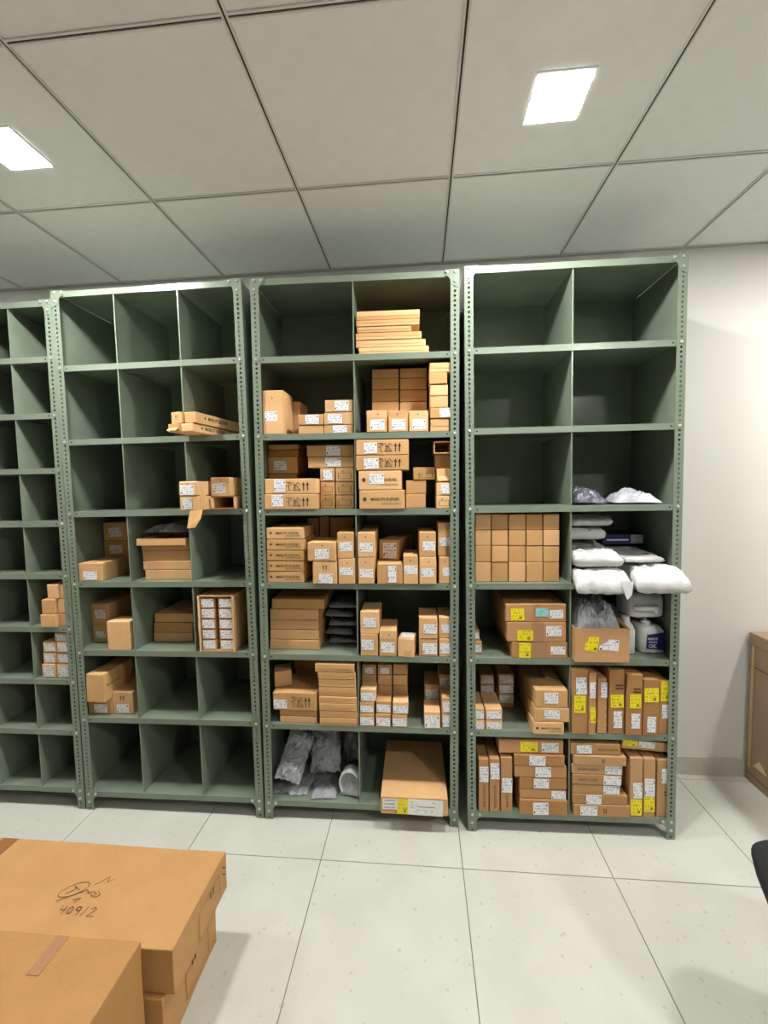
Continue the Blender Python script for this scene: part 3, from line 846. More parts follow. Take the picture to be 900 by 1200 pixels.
    (3, 0.303, -0.0147, 1.2589, 0.1302, 0.18, 0.0853, 'e', 'a', [('w', 0.25, 0.12, 0.75, 0.65)], 'labelled carton with worn edges, upper of pair, fourth shelf, third rack', 0),
    (3, 0.413, -0.0091, 1.1535, 0.0749, 0.18, 0.115, 'e', 'a', [('w', 0.1, 0.35, 0.9, 0.66)], 'labelled carton left of divider, lower of two, fourth shelf, third rack', 0),
    (3, 0.4096, -0.0058, 1.2702, 0.0741, 0.18, 0.1178, 'e', 'a', [('w', 0.15, 0.28, 0.92, 0.62)], 'labelled carton left of divider, upper of two, fourth shelf, third rack', 0),
    (3, 0.5029, -0.0046, 1.1535, 0.0735, 0.18, 0.1197, 'e', 'a', [('w', 0.12, 0.25, 0.92, 0.56)], 'labelled carton right of divider, lower of two, fourth shelf, third rack', 0),
    (3, 0.5037, -0.0036, 1.2749, 0.0764, 0.18, 0.1126, 'e', 'a', [('w', 0.12, 0.22, 0.9, 0.58)], 'labelled carton right of divider, upper of two, fourth shelf, third rack', 0),
    (3, 0.611, -0.0054, 1.1535, 0.1145, 0.1, 0.0894, 'w', 'a', [('w', 0.42, 0.08, 0.75, 0.92)], 'carton with upright label lying in front, fourth shelf, third rack', 2),
    (3, 0.5972, 0.125, 1.1535, 0.1183, 0.16, 0.0897, 'p', 'b', [], 'dark carton supporting the turned one, fourth shelf, third rack', 0),
    (3, 0.5994, 0.1, 1.2449, 0.0964, 0.19, 0.0961, 'p', 'b', [('w', 0.2, 0.08, 0.9, 0.85)], 'turned carton with label perched at back, fourth shelf, third rack', -14),
    (3, 0.7044, -0.0043, 1.1535, 0.0658, 0.18, 0.1301, 'e', 'a', [('w', 0.08, 0.35, 0.95, 0.65)], 'labelled carton standing alone, centre right, fourth shelf, third rack', 0),
    (3, 0.7817, -0.0045, 1.1535, 0.075, 0.2, 0.1226, 'e', 'a', [('w', 0.12, 0.28, 0.85, 0.6)], 'labelled carton, lower of right pair, fourth shelf, third rack', 2),
    (3, 0.7812, 0.0003, 1.2778, 0.0729, 0.2, 0.1111, 'e', 'a', [('w', 0.2, 0.25, 0.95, 0.62)], 'labelled carton, upper of right pair, fourth shelf, third rack', 2),
    (3, 0.8596, 0.0105, 1.1535, 0.0556, 0.18, 0.1209, 'e', 'a', [('w', 0.3, 0.3, 0.95, 0.6)], 'labelled carton, lower by the post, fourth shelf, third rack', 0),
    (3, 0.8592, 0.0302, 1.2761, 0.0621, 0.18, 0.1519, 'p', 'b', [('w', 0.1, 0.3, 0.95, 0.55)], 'tall labelled carton, upper by the post, fourth shelf, third rack', 0),
    (3, 0.4997, 0.253, 1.1535, 0.0732, 0.12, 0.2377, 'p', 'b', [], 'dark carton at back behind divider-side pair, fourth shelf, third rack', 0),
    (3, 0.6615, 0.295, 1.1535, 0.09, 0.1, 0.1843, 'p', 'b', [], 'dark carton deep at back centre, fourth shelf, third rack', 0),
    (3, 0.1445, 0.0558, 0.8155, 0.2407, 0.26, 0.0456, 'p', 'b', [], 'wide flat carton, bottom of 5 in left stack, fifth shelf of third rack', 0),
    (3, 0.1446, 0.0594, 0.8628, 0.2383, 0.26, 0.0472, 'p', 'b', [], 'wide flat carton, second up of 5 in left stack, fifth shelf of third rack', 0),
    (3, 0.1448, 0.0607, 0.9117, 0.2358, 0.26, 0.0474, 'p', 'b', [], 'wide flat carton, third up of 5 in left stack, fifth shelf of third rack', 0),
    (3, 0.146, 0.0588, 0.9608, 0.2354, 0.26, 0.0502, 'p', 'b', [], 'wide flat carton, fourth up of 5 in left stack, fifth shelf of third rack', 0),
    (3, 0.1657, 0.0597, 1.0127, 0.2554, 0.26, 0.0481, 'p', 'b', [], 'wide flat carton, topmost of 5 in left stack, fifth shelf of third rack', 0),
    (3, 0.5125, 0.0006, 0.8155, 0.0796, 0.16, 0.1015, 'p', 'a', [('w', 0.05, 0.28, 0.75, 0.75)], 'labelled cube carton, lower of left pair, fifth shelf, third rack', 0),
    (3, 0.5148, 0.0026, 0.9187, 0.0852, 0.16, 0.1039, 'p', 'a', [('w', 0.15, 0.3, 0.85, 0.72)], 'labelled cube carton, upper of left pair, fifth shelf, third rack', 0),
    (3, 0.5981, 0.0009, 0.8155, 0.0771, 0.16, 0.1209, 'e', 'a', [('w', 0.1, 0.15, 0.9, 0.55)], 'labelled cube carton beside the left pair, fifth shelf, third rack', 0),
    (3, 0.6801, -0.004, 0.8155, 0.0746, 0.09, 0.084, 'n', 'a', [], 'small worn carton with label on its top, fifth shelf, third rack', -8),
    (3, 0.7828, 0.0051, 0.8155, 0.0838, 0.16, 0.0835, 'p', 'a', [('w', 0.2, 0.15, 0.95, 0.75)], 'labelled cube carton, lower left of four, fifth shelf, third rack', 0),
    (3, 0.8595, 0.0068, 0.8155, 0.0572, 0.16, 0.0848, 'p', 'a', [('w', 0.1, 0.2, 0.95, 0.75)], 'labelled cube carton, lower right of four, fifth shelf, third rack', 0),
    (3, 0.783, 0.0027, 0.9007, 0.0835, 0.16, 0.0959, 'p', 'a', [('w', 0.25, 0.25, 0.95, 0.7)], 'labelled cube carton, upper left of four, fifth shelf, third rack', 0),
    (3, 0.8595, 0.011, 0.902, 0.057, 0.16, 0.0956, 'p', 'a', [('w', 0.2, 0.25, 0.98, 0.65)], 'labelled cube carton, upper right of four, fifth shelf, third rack', 0),
    (3, 0.1693, 0.0091, 0.4785, 0.1773, 0.24, 0.0322, 'p', 'b', [], 'flat carton at the base of left pile, sixth shelf, third rack', 0),
    (3, 0.1679, 0.0099, 0.5124, 0.1772, 0.24, 0.0295, 'p', 'b', [], 'flat carton, second in left pile, sixth shelf, third rack', 0),
    (3, 0.1561, 0.0027, 0.5436, 0.2093, 0.2, 0.0851, 'h', 'a', [('w', 0.02, 0.1, 0.32, 0.6)], 'long carton with arrows and label on flat ones, sixth shelf, third rack', 0),
    (3, 0.1453, 0.2529, 0.4785, 0.1236, 0.15, 0.0756, 'p', 'b', [], 'dark base carton at back of left pile, sixth shelf, third rack', 0),
    (3, 0.1479, 0.2544, 0.5558, 0.1232, 0.15, 0.0752, 'p', 'b', [], 'dark carton, second at back of left pile, sixth shelf, third rack', 0),
    (3, 0.1447, 0.2529, 0.6327, 0.1322, 0.15, 0.0423, 'p', 'b', [], 'dark flat carton, topmost at back of left pile, sixth shelf, third rack', 0),
    (3, 0.0847, 0.06, 0.6304, 0.0809, 0.09, 0.0757, 'p', 'b', [], 'small crushed carton lying on the arrow carton, sixth shelf, third rack', 20),
    (3, 0.3639, -0.0033, 0.4785, 0.1782, 0.28, 0.0378, 'l', 'a', [], 'flat pale carton, bottom of 8 in tall stack, sixth shelf of third rack', 0),
    (3, 0.3642, -0.0026, 0.518, 0.1775, 0.28, 0.0313, 'l', 'a', [], 'flat pale carton, second up of 8 in tall stack, sixth shelf of third rack', 0),
    (3, 0.362, -0.0041, 0.551, 0.1759, 0.28, 0.0332, 'l', 'a', [], 'flat pale carton, third up of 8 in tall stack, sixth shelf of third rack', 0),
    (3, 0.3615, -0.0027, 0.5858, 0.1777, 0.28, 0.0311, 'l', 'a', [], 'flat pale carton, fourth up of 8 in tall stack, sixth shelf of third rack', 0),
    (3, 0.3602, 0.0009, 0.6187, 0.1775, 0.28, 0.0433, 'l', 'a', [], 'flat pale carton, fifth up of 8 in tall stack, sixth shelf of third rack', 0),
    (3, 0.3599, 0.0008, 0.6636, 0.1752, 0.28, 0.0358, 'l', 'a', [], 'flat pale carton, sixth up of 8 in tall stack, sixth shelf of third rack', 0),
    (3, 0.3575, -0.0012, 0.7012, 0.177, 0.28, 0.032, 'l', 'a', [], 'flat pale carton, seventh up of 8 in tall stack, sixth shelf of third rack', 0),
    (3, 0.3491, -0.002, 0.7349, 0.1829, 0.28, 0.0387, 'l', 'a', [], 'flat pale carton, topmost of 8 in tall stack, sixth shelf of third rack', 0),
    (3, 0.4978, 0.002, 0.4785, 0.0675, 0.07, 0.0594, 'p', 'a', [('w', 0.04, 0.1, 0.95, 0.72)], 'small labelled carton, first column bottom row, sixth shelf, third rack', 0),
    (3, 0.5736, 0.0005, 0.4785, 0.0691, 0.07, 0.0609, 'p', 'a', [('w', 0.04, 0.1, 0.95, 0.72)], 'small labelled carton, second column bottom row, sixth shelf, third rack', 0),
    (3, 0.6489, 0.0016, 0.4785, 0.0687, 0.07, 0.0609, 'p', 'a', [('w', 0.04, 0.1, 0.95, 0.72)], 'small labelled carton, third column bottom row, sixth shelf, third rack', 0),
    (3, 0.4976, 0.0047, 0.5396, 0.0658, 0.07, 0.0515, 'p', 'a', [('w', 0.04, 0.1, 0.95, 0.72)], 'small labelled carton, first column middle row, sixth shelf, third rack', 0),
    (3, 0.5752, 0.0052, 0.5411, 0.0694, 0.07, 0.0584, 'p', 'a', [('w', 0.04, 0.1, 0.95, 0.72)], 'small labelled carton, second column upper row, sixth shelf, third rack', 0),
    (3, 0.6536, 0.0022, 0.5411, 0.0717, 0.07, 0.0567, 'p', 'a', [('w', 0.04, 0.1, 0.95, 0.72)], 'small labelled carton, third column upper row, sixth shelf, third rack', 0),
    (3, 0.5034, 0.0077, 0.5928, 0.0725, 0.07, 0.0602, 'p', 'a', [('w', 0.04, 0.1, 0.95, 0.72)], 'small labelled carton, first column top row, sixth shelf, third rack', 0),
    (3, 0.4977, 0.0946, 0.4785, 0.0692, 0.2, 0.0913, 'p', 'b', [], 'dark carton, left column base behind small labelled ones, sixth shelf, third rack', 0),
    (3, 0.4984, 0.0942, 0.5715, 0.0697, 0.2, 0.0569, 'p', 'b', [], 'dark carton, left column second behind small labelled ones, sixth shelf, third rack', 0),
    (3, 0.499, 0.094, 0.63, 0.0695, 0.2, 0.0507, 'p', 'b', [], 'dark carton, left column third behind small labelled ones, sixth shelf, third rack', 0),
    (3, 0.4996, 0.0946, 0.6824, 0.0694, 0.2, 0.0492, 'p', 'b', [('w', 0.2, 0.1, 0.8, 0.7)], 'dark carton, left column topmost behind small labelled ones, sixth shelf, third rack', 0),
    (3, 0.574, 0.0922, 0.4785, 0.0686, 0.2, 0.0934, 'p', 'b', [], 'dark carton, middle column base behind small labelled ones, sixth shelf, third rack', 0),
    (3, 0.5749, 0.0942, 0.5736, 0.0684, 0.2, 0.0567, 'p', 'b', [], 'dark carton, middle column second behind small labelled ones, sixth shelf, third rack', 0),
    (3, 0.5754, 0.0917, 0.632, 0.0683, 0.2, 0.0505, 'p', 'b', [], 'dark carton, middle column third behind small labelled ones, sixth shelf, third rack', 0),
    (3, 0.5759, 0.0929, 0.6842, 0.0682, 0.2, 0.0491, 'p', 'b', [('w', 0.2, 0.1, 0.8, 0.7)], 'dark carton, middle column topmost behind small labelled ones, sixth shelf, third rack', 0),
    (3, 0.6491, 0.0946, 0.4785, 0.0691, 0.2, 0.0955, 'p', 'b', [], 'dark carton, right column base behind small labelled ones, sixth shelf, third rack', 0),
    (3, 0.6497, 0.0941, 0.5757, 0.0689, 0.2, 0.0565, 'p', 'b', [], 'dark carton, right column second behind small labelled ones, sixth shelf, third rack', 0),
    (3, 0.6501, 0.0918, 0.634, 0.0688, 0.2, 0.0504, 'p', 'b', [], 'dark carton, right column third behind small labelled ones, sixth shelf, third rack', 0),
    (3, 0.6504, 0.0957, 0.6861, 0.0686, 0.2, 0.0489, 'p', 'b', [], 'dark carton, right column topmost behind small labelled ones, sixth shelf, third rack', 0),
    (3, 0.7994, -0.0011, 0.4785, 0.0729, 0.11, 0.0801, 'p', 'a', [('w', 0.04, 0.06, 0.95, 0.8)], 'labelled carton, front left near post, sixth shelf, third rack', 0),
    (3, 0.8038, 0.1335, 0.4785, 0.0719, 0.15, 0.0613, 'p', 'b', [], 'dark carton base behind front left near post, sixth shelf, third rack', 0),
    (3, 0.804, 0.1301, 0.5415, 0.0716, 0.15, 0.0803, 'p', 'b', [('w', 0.05, 0.1, 0.95, 0.7)], 'labelled dark carton behind front left near post, sixth shelf, third rack', 0),
    (3, 0.8669, 0.0083, 0.4785, 0.0465, 0.11, 0.0721, 'p', 'a', [('w', 0.1, 0.1, 0.98, 0.85)], 'labelled carton, lower by post, sixth shelf, third rack', 0),
    (3, 0.8669, 0.0065, 0.5523, 0.0464, 0.11, 0.0709, 'p', 'a', [('w', 0.1, 0.06, 0.98, 0.75)], 'labelled carton, middle by post, sixth shelf, third rack', 0),
    (3, 0.8725, 0.134, 0.4785, 0.059, 0.15, 0.1279, 'p', 'b', [], 'dark carton base at back by post, sixth shelf, third rack', 0),
    (3, 0.8705, 0.1328, 0.6081, 0.0629, 0.15, 0.0647, 'p', 'b', [('w', 0.1, 0.1, 0.98, 0.75)], 'labelled dark carton, topmost at back by post, sixth shelf, third rack', 0),
    (3, 0.7145, -0.0481, 0.0955, 0.3051, 0.42, 0.0787, 's', 'a', [('w2', 0.03, 0.3, 0.25, 0.95), ('y', 0.25, 0.05, 0.41, 0.95), ('w3', 0.41, 0.02, 0.93, 0.97)], 'big wide carton with yellow and white stickers, bottom shelf of third rack', 0),
    (4, 0.079, 0.0289, 1.1535, 0.0681, 0.1, 0.0888, 'p', 'b', [], 'brown cube carton, bottom row, leftmost of five, rightmost rack grid', 0),
    (4, 0.1526, 0.0298, 1.1535, 0.0707, 0.1, 0.0884, 'p', 'b', [], 'brown cube carton, bottom row, second of five, rightmost rack grid', 0),
    (4, 0.2283, 0.0271, 1.1535, 0.0722, 0.1, 0.088, 'p', 'b', [], 'brown cube carton, bottom row, centre of five, rightmost rack grid', 0),
    (4, 0.3039, 0.0289, 1.1535, 0.0706, 0.1, 0.0877, 'p', 'b', [], 'brown cube carton, bottom row, fourth of five, rightmost rack grid', 0),
    (4, 0.3773, 0.0294, 1.1535, 0.068, 0.1, 0.0873, 'p', 'b', [], 'brown cube carton, bottom row, rightmost of five, rightmost rack grid', 0),
    (4, 0.0793, 0.03, 1.244, 0.068, 0.1, 0.0721, 'p', 'b', [], 'brown cube carton, third row, leftmost of five, rightmost rack grid', 0),
    (4, 0.1528, 0.0271, 1.2436, 0.0706, 0.1, 0.0719, 'p', 'b', [], 'brown cube carton, third row, second of five, rightmost rack grid', 0),
    (4, 0.2283, 0.0301, 1.2432, 0.072, 0.1, 0.0717, 'p', 'b', [], 'brown cube carton, third row, centre of five, rightmost rack grid', 0),
    (4, 0.3037, 0.0302, 1.2429, 0.0705, 0.1, 0.0715, 'p', 'b', [], 'brown cube carton, third row, fourth of five, rightmost rack grid', 0),
    (4, 0.377, 0.0291, 1.2425, 0.0679, 0.1, 0.0712, 'p', 'b', [], 'brown cube carton, third row, rightmost of five, rightmost rack grid', 0),
    (4, 0.0796, 0.0309, 1.3178, 0.0678, 0.1, 0.0699, 'p', 'b', [], 'brown cube carton, second row, leftmost of five, rightmost rack grid', 0),
    (4, 0.1529, 0.0307, 1.3172, 0.0704, 0.1, 0.0696, 'p', 'b', [], 'brown cube carton, second row, second of five, rightmost rack grid', 0),
    (4, 0.2282, 0.0281, 1.3166, 0.0718, 0.1, 0.0694, 'p', 'b', [], 'brown cube carton, second row, centre of five, rightmost rack grid', 0),
    (4, 0.3035, 0.0282, 1.316, 0.0703, 0.1, 0.0692, 'p', 'b', [], 'brown cube carton, second row, fourth of five, rightmost rack grid', 0),
    (4, 0.3766, 0.026, 1.3155, 0.0677, 0.1, 0.069, 'p', 'b', [], 'brown cube carton, second row, rightmost of five, rightmost rack grid', 0),
    (4, 0.0799, 0.03, 1.3893, 0.0677, 0.1, 0.0703, 'p', 'b', [], 'brown cube carton, top row, leftmost of five, rightmost rack grid', 0),
    (4, 0.1531, 0.0306, 1.3886, 0.0703, 0.1, 0.0701, 'p', 'b', [], 'brown cube carton, top row, second of five, rightmost rack grid', 0),
    (4, 0.2282, 0.0279, 1.3878, 0.0717, 0.1, 0.0699, 'p', 'b', [], 'brown cube carton, top row, centre of five, rightmost rack grid', 0),
    (4, 0.3033, 0.0291, 1.387, 0.0702, 0.1, 0.0697, 'p', 'b', [], 'brown cube carton, top row, fourth of five, rightmost rack grid', 0),
    (4, 0.3763, 0.0293, 1.3862, 0.0676, 0.1, 0.0695, 'p', 'b', [], 'brown cube carton, top row, rightmost of five, rightmost rack grid', 0),
    (4, 0.0553, 0.0444, 0.8155, 0.0373, 0.2, 0.0563, 'p', 'b', [('w', 0.1, 0.15, 0.95, 0.75)], 'labelled carton by left post, lower of two, fifth shelf, rightmost rack', 0),
    (4, 0.0508, 0.061, 0.8735, 0.0299, 0.2, 0.048, 'p', 'b', [('w', 0.1, 0.15, 0.95, 0.75)], 'labelled carton by left post, upper of two, fifth shelf, rightmost rack', 0),
    (4, 0.3199, 0.0047, 0.8155, 0.2403, 0.36, 0.0726, 't', 'c2', [('y', 0.13, 0.02, 0.34, 0.95), ('w', 0.7, 0.25, 0.96, 0.75)], 'taped carton with stickers, bottom of three, fifth shelf, rightmost rack', 0),
    (4, 0.3072, 0.0055, 0.8898, 0.255, 0.37, 0.0874, 't', 'c2', [('y', 0.17, 0.05, 0.44, 0.6), ('w', 0.66, 0.3, 0.92, 0.82)], 'taped carton with stickers, middle of three, fifth shelf, rightmost rack', 0),
    (4, 0.3041, 0.009, 0.9789, 0.2621, 0.38, 0.0789, 'f', 'c2', [('y', 0.09, 0.08, 0.31, 0.75), ('b', 0.5, 0.3, 0.71, 0.78), ('w', 0.73, 0.2, 0.95, 0.68)], 'carton with blue, yellow and white stickers, topmost of three, rightmost rack', 0),
    (4, 0.0549, 0.0075, 0.4785, 0.0465, 0.16, 0.0451, 'p', 'a', [('w', 0.1, 0.1, 0.95, 0.8)], 'small labelled carton, lower left of front four, sixth shelf, rightmost rack', 0),
    (4, 0.1206, 0.0087, 0.4785, 0.0747, 0.16, 0.0466, 'p', 'a', [('w', 0.1, 0.1, 0.93, 0.8)], 'small labelled carton, lower right of front four, sixth shelf, rightmost rack', 0),
    (4, 0.0552, 0.0096, 0.5253, 0.0464, 0.16, 0.0501, 'p', 'a', [('w', 0.1, 0.1, 0.95, 0.8)], 'small labelled carton, upper left of front four, sixth shelf, rightmost rack', 0),
    (4, 0.1207, 0.0088, 0.5268, 0.0746, 0.16, 0.0499, 'p', 'a', [('w', 0.1, 0.1, 0.93, 0.8)], 'small labelled carton, upper right of front four, sixth shelf, rightmost rack', 0),
    (4, 0.1237, 0.2043, 0.4785, 0.0661, 0.18, 0.0163, 'p', 'b', [], 'dark carton, left column base at back, sixth shelf, rightmost rack', 0),
    (4, 0.124, 0.2002, 0.4965, 0.0659, 0.18, 0.0496, 'p', 'b', [('w', 0.05, 0.1, 0.95, 0.85)], 'dark labelled carton, left column second at back, sixth shelf, rightmost rack', 0),
    (4, 0.1242, 0.201, 0.5478, 0.0659, 0.18, 0.0477, 'p', 'b', [('w', 0.05, 0.1, 0.95, 0.85)], 'dark labelled carton, left column third at back, sixth shelf, rightmost rack', 0),
    (4, 0.1243, 0.2026, 0.5972, 0.0658, 0.18, 0.0506, 'p', 'b', [('s', 0.05, 0.1, 0.95, 0.85)], 'dark labelled carton, left column topmost at back, sixth shelf, rightmost rack', 0),
    (4, 0.218, 0.2039, 0.4785, 0.074, 0.18, 0.0183, 'p', 'b', [], 'dark carton, right column base at back, sixth shelf, rightmost rack', 0),
    (4, 0.2181, 0.2013, 0.4985, 0.0738, 0.18, 0.0494, 'p', 'b', [('w', 0.05, 0.1, 0.95, 0.85)], 'dark labelled carton, right column second at back, sixth shelf, rightmost rack', 0),
    (4, 0.2181, 0.2041, 0.5496, 0.0737, 0.18, 0.0475, 'p', 'b', [('w', 0.05, 0.1, 0.95, 0.85)], 'dark labelled carton, right column third at back, sixth shelf, rightmost rack', 0),
    (4, 0.2182, 0.2038, 0.5988, 0.0736, 0.18, 0.0504, 'p', 'b', [('s', 0.05, 0.1, 0.95, 0.85)], 'dark labelled carton, right column topmost at back, sixth shelf, rightmost rack', 0),
    (4, 0.3431, 0.1203, 0.4785, 0.0761, 0.288, 0.1767, 'p', 'b', [], 'dark upright carton, left of two behind front three, sixth shelf, rightmost rack', 0),
    (4, 0.416, 0.1228, 0.4785, 0.0618, 0.288, 0.1965, 'p', 'b', [], 'dark upright carton, right of two behind front three, sixth shelf, rightmost rack', 0),
    (4, 0.3551, -0.0156, 0.4785, 0.1316, 0.11, 0.0543, 'm', 'a', [], 'printed carton under two labelled ones, sixth shelf, rightmost rack', 0),
    (4, 0.369, -0.0127, 0.5345, 0.1499, 0.11, 0.0618, 'p', 'a', [('w', 0.28, 0.25, 0.72, 0.88)], 'worn labelled carton, middle of front three, sixth shelf, rightmost rack', 0),
    (4, 0.3684, -0.0102, 0.598, 0.1405, 0.11, 0.0807, 'p', 'a', [('w', 0.28, 0.25, 0.7, 0.85)], 'worn labelled carton, topmost of front three, sixth shelf, rightmost rack', 0),
    (4, 0.4916, -0.0051, 0.4785, 0.069, 0.34, 0.2929, 'p', 'c2', [('w', 0.25, 0.62, 0.9, 0.88), ('y', 0.15, 0.33, 0.85, 0.6)], 'first upright carton with yellow below white sticker, sixth shelf, rightmost rack', 0),
    (4, 0.5434, -0.0119, 0.4785, 0.0296, 0.34, 0.2811, 'k', 'c2', [('w', 0.1, 0.6, 0.9, 0.85), ('y', 0.2, 0.2, 0.95, 0.45)], 'second upright carton, torn and thin, sixth shelf, rightmost rack', 0),
    (4, 0.5913, 0.0012, 0.4785, 0.0406, 0.34, 0.2541, 'k', 'c2', [('w', 0.3, 0.65, 0.95, 0.92)], 'third upright carton with one white sticker, sixth shelf, rightmost rack', 0),
    (4, 0.6511, 0.0002, 0.4785, 0.0653, 0.34, 0.2895, 'd', 'c2', [('y', 0.1, 0.42, 0.95, 0.62), ('w', 0.3, 0.1, 0.85, 0.36)], 'fourth upright carton with arrow bars and stickers, sixth shelf, rightmost rack', 0),
    (4, 0.7227, -0.0082, 0.4785, 0.065, 0.34, 0.2752, 'd', 'c2', [('y', 0.18, 0.45, 0.9, 0.68), ('w', 0.3, 0.12, 0.85, 0.36)], 'fifth upright carton, standing forward with tilted yellow sticker, sixth shelf, rightmost rack', 0),
    (4, 0.7944, -0.0047, 0.4785, 0.0655, 0.34, 0.2516, 'p', 'c2', [('y', 0.05, 0.6, 0.95, 0.85), ('w', 0.25, 0.06, 0.8, 0.34)], 'sixth upright carton with wide yellow sticker, sixth shelf, rightmost rack', 0),
    (4, 0.8555, 0.0087, 0.4785, 0.044, 0.34, 0.243, 'p', 'c2', [('y', 0.15, 0.62, 0.95, 0.98), ('w', 0.3, 0.3, 0.95, 0.55)], 'seventh upright carton half behind the post, sixth shelf, rightmost rack', 0),
    (4, 0.073, 0.0035, 0.0955, 0.0448, 0.34, 0.2476, 'z', 'c2', [('w', 0.1, 0.57, 0.98, 0.86)], 'thin upright carton with white sticker, leftmost of three, bottom shelf, rightmost rack', 0),
    (4, 0.1216, 0.0014, 0.0955, 0.0446, 0.34, 0.2531, 'z', 'c2', [('w', 0.1, 0.62, 0.98, 0.92)], 'thin upright carton with white sticker, middle of three, bottom shelf, rightmost rack', 0),
    (4, 0.176, 0.0054, 0.0955, 0.052, 0.34, 0.2588, 'z', 'c2', [('w', 0.1, 0.36, 0.98, 0.62)], 'thin upright carton with white sticker, rightmost of three, bottom shelf, rightmost rack', 0),
    (4, 0.3378, -0.005, 0.0955, 0.2094, 0.34, 0.0694, 'p', 'c2', [('w', 0.28, 0.02, 0.6, 0.85)], 'flat stickered carton, bottom of 6 in left stack, bottom shelf of rightmost rack', 0),
    (4, 0.3373, 0.0024, 0.1666, 0.2036, 0.34, 0.0429, 'p', 'c2', [('w', 0.68, 0.02, 0.99, 0.9)], 'flat stickered carton, second up of 6 in left stack, bottom shelf of rightmost rack', 0),
    (4, 0.3371, 0.0017, 0.2112, 0.2071, 0.34, 0.0524, 'p', 'c2', [('w', 0.3, 0.1, 0.62, 0.95)], 'flat stickered carton, third up of 6 in left stack, bottom shelf of rightmost rack', 0),
    (4, 0.3256, 0.0025, 0.2652, 0.2294, 0.34, 0.0538, 'p', 'c2', [('w', 0.4, 0.05, 0.7, 0.95)], 'flat stickered carton, fourth up of 6 in left stack, bottom shelf of rightmost rack', 0),
    (4, 0.3198, 0.0007, 0.3207, 0.2217, 0.34, 0.0499, 'p', 'c2', [('w', 0.3, 0.05, 0.62, 0.95)], 'flat stickered carton, fifth up of 6 in left stack, bottom shelf of rightmost rack', 0),
    (4, 0.2858, 0.009, 0.3723, 0.2844, 0.34, 0.0623, 'p', 'c2', [('y', 0.33, 0.15, 0.6, 0.9), ('w', 0.66, 0.15, 0.92, 0.85)], 'flat stickered carton, topmost of 6 in left stack, bottom shelf of rightmost rack', 0),
    (4, 0.5919, -0.0028, 0.0955, 0.244, 0.3, 0.054, 'u2', 'b2', [('w', 0.12, 0.1, 0.42, 0.9)], 'flat brown carton, bottom of 7 in right stack, bottom shelf of rightmost rack', 0),
    (4, 0.5858, 0.0002, 0.1512, 0.2385, 0.3, 0.0443, 'p', 'b2', [('w', 0.24, 0.02, 0.52, 0.95)], 'flat brown carton, second up of 7 in right stack, bottom shelf of rightmost rack', 0),
    (4, 0.5698, 0.0037, 0.1972, 0.2071, 0.3, 0.0426, 'p', 'b2', [('w', 0.65, 0.02, 0.98, 0.95)], 'flat brown carton, third up of 7 in right stack, bottom shelf of rightmost rack', 0),
    (4, 0.572, 0.0006, 0.2415, 0.2123, 0.3, 0.0459, 'm4', 'b2', [('w', 0.63, 0.05, 0.98, 0.95)], 'flat brown carton, fourth up of 7 in right stack, bottom shelf of rightmost rack', 0),
    (4, 0.5724, 0.0033, 0.2891, 0.2212, 0.3, 0.043, 'm4', 'b2', [('w', 0.65, 0.05, 0.97, 0.95)], 'flat brown carton, fifth up of 7 in right stack, bottom shelf of rightmost rack', 0),
    (4, 0.5811, -0.005, 0.3338, 0.2275, 0.3, 0.0434, 'u2', 'b2', [], 'flat brown carton, sixth up of 7 in right stack, bottom shelf of rightmost rack', 0),
    (4, 0.5648, 0.0035, 0.3789, 0.2155, 0.3, 0.0501, 'm5', 'b2', [('w', 0.12, 0.1, 0.42, 0.85)], 'flat brown carton, topmost of 7 in right stack, bottom shelf of rightmost rack', 0),
    (4, 0.7429, 0.0057, 0.0955, 0.0533, 0.34, 0.2721, 'p', 'b2', [('w', 0.25, 0.32, 0.98, 0.58), ('y', 0.08, 0.03, 0.98, 0.3)], 'tall upright carton, leftmost of right three, bottom shelf, rightmost rack', 0),
    (4, 0.7991, 0.0049, 0.0955, 0.0494, 0.34, 0.2719, 'p', 'b2', [('w', 0.08, 0.36, 0.95, 0.66), ('y', 0.05, 0.1, 0.95, 0.35)], 'tall upright carton, middle of right three, bottom shelf, rightmost rack', 0),
    (4, 0.8589, 0.0075, 0.0955, 0.0528, 0.34, 0.2659, 'd', 'b2', [('w', 0.35, 0.6, 0.95, 0.85)], 'tall upright carton, rightmost of right three, bottom shelf, rightmost rack', 0),
]
MADE = {}
for _c in CARTONS:
    MADE[_c[10]] = carton(*_c)

# loose torn flaps of the crushed carton
_cr = [o for l, o in MADE.items() if l.startswith('crushed carton')][0]
def plate(parent, name, pts, th, mat):
    bm = bmesh.new()
    f = [bm.verts.new(p) for p in pts]; fc = bm.faces.new(f); bm.normal_update(); n = fc.normal.copy()
    q = bmesh.ops.extrude_face_region(bm, geom=[fc])
    for v in [g for g in q['geom'] if isinstance(g, bmesh.types.BMVert)]: v.co += n * th
    bmesh.ops.recalc_face_normals(bm, faces=list(bm.faces))
    return obj(name, bm, mat, parent)
plate(_cr, 'end_flap', [(.050, -.004, .095), (.072, -.012, .100), (.102, -.022, .030), (.075, -.016, .012)], .003, 'kraft_a')
plate(_cr, 'end_flap', [(.0, -.004, -.002), (.062, -.004, .004), (.062, -.018, -.035), (.035, -.022, -.075), (-.005, -.022, -.078)], .003, 'kraft_a')

# tilted flat carton resting on the right-hand uprights of the rightmost rack
carton(4, .7865, .02, .394, .205, .3, .044, 'p', 'b2', [('y', .02, .35, .32, .95), ('w', .35, .3, .68, .95)],
       'tilted flat carton lying across upright ones, bottom shelf, rightmost rack', 0, 4)

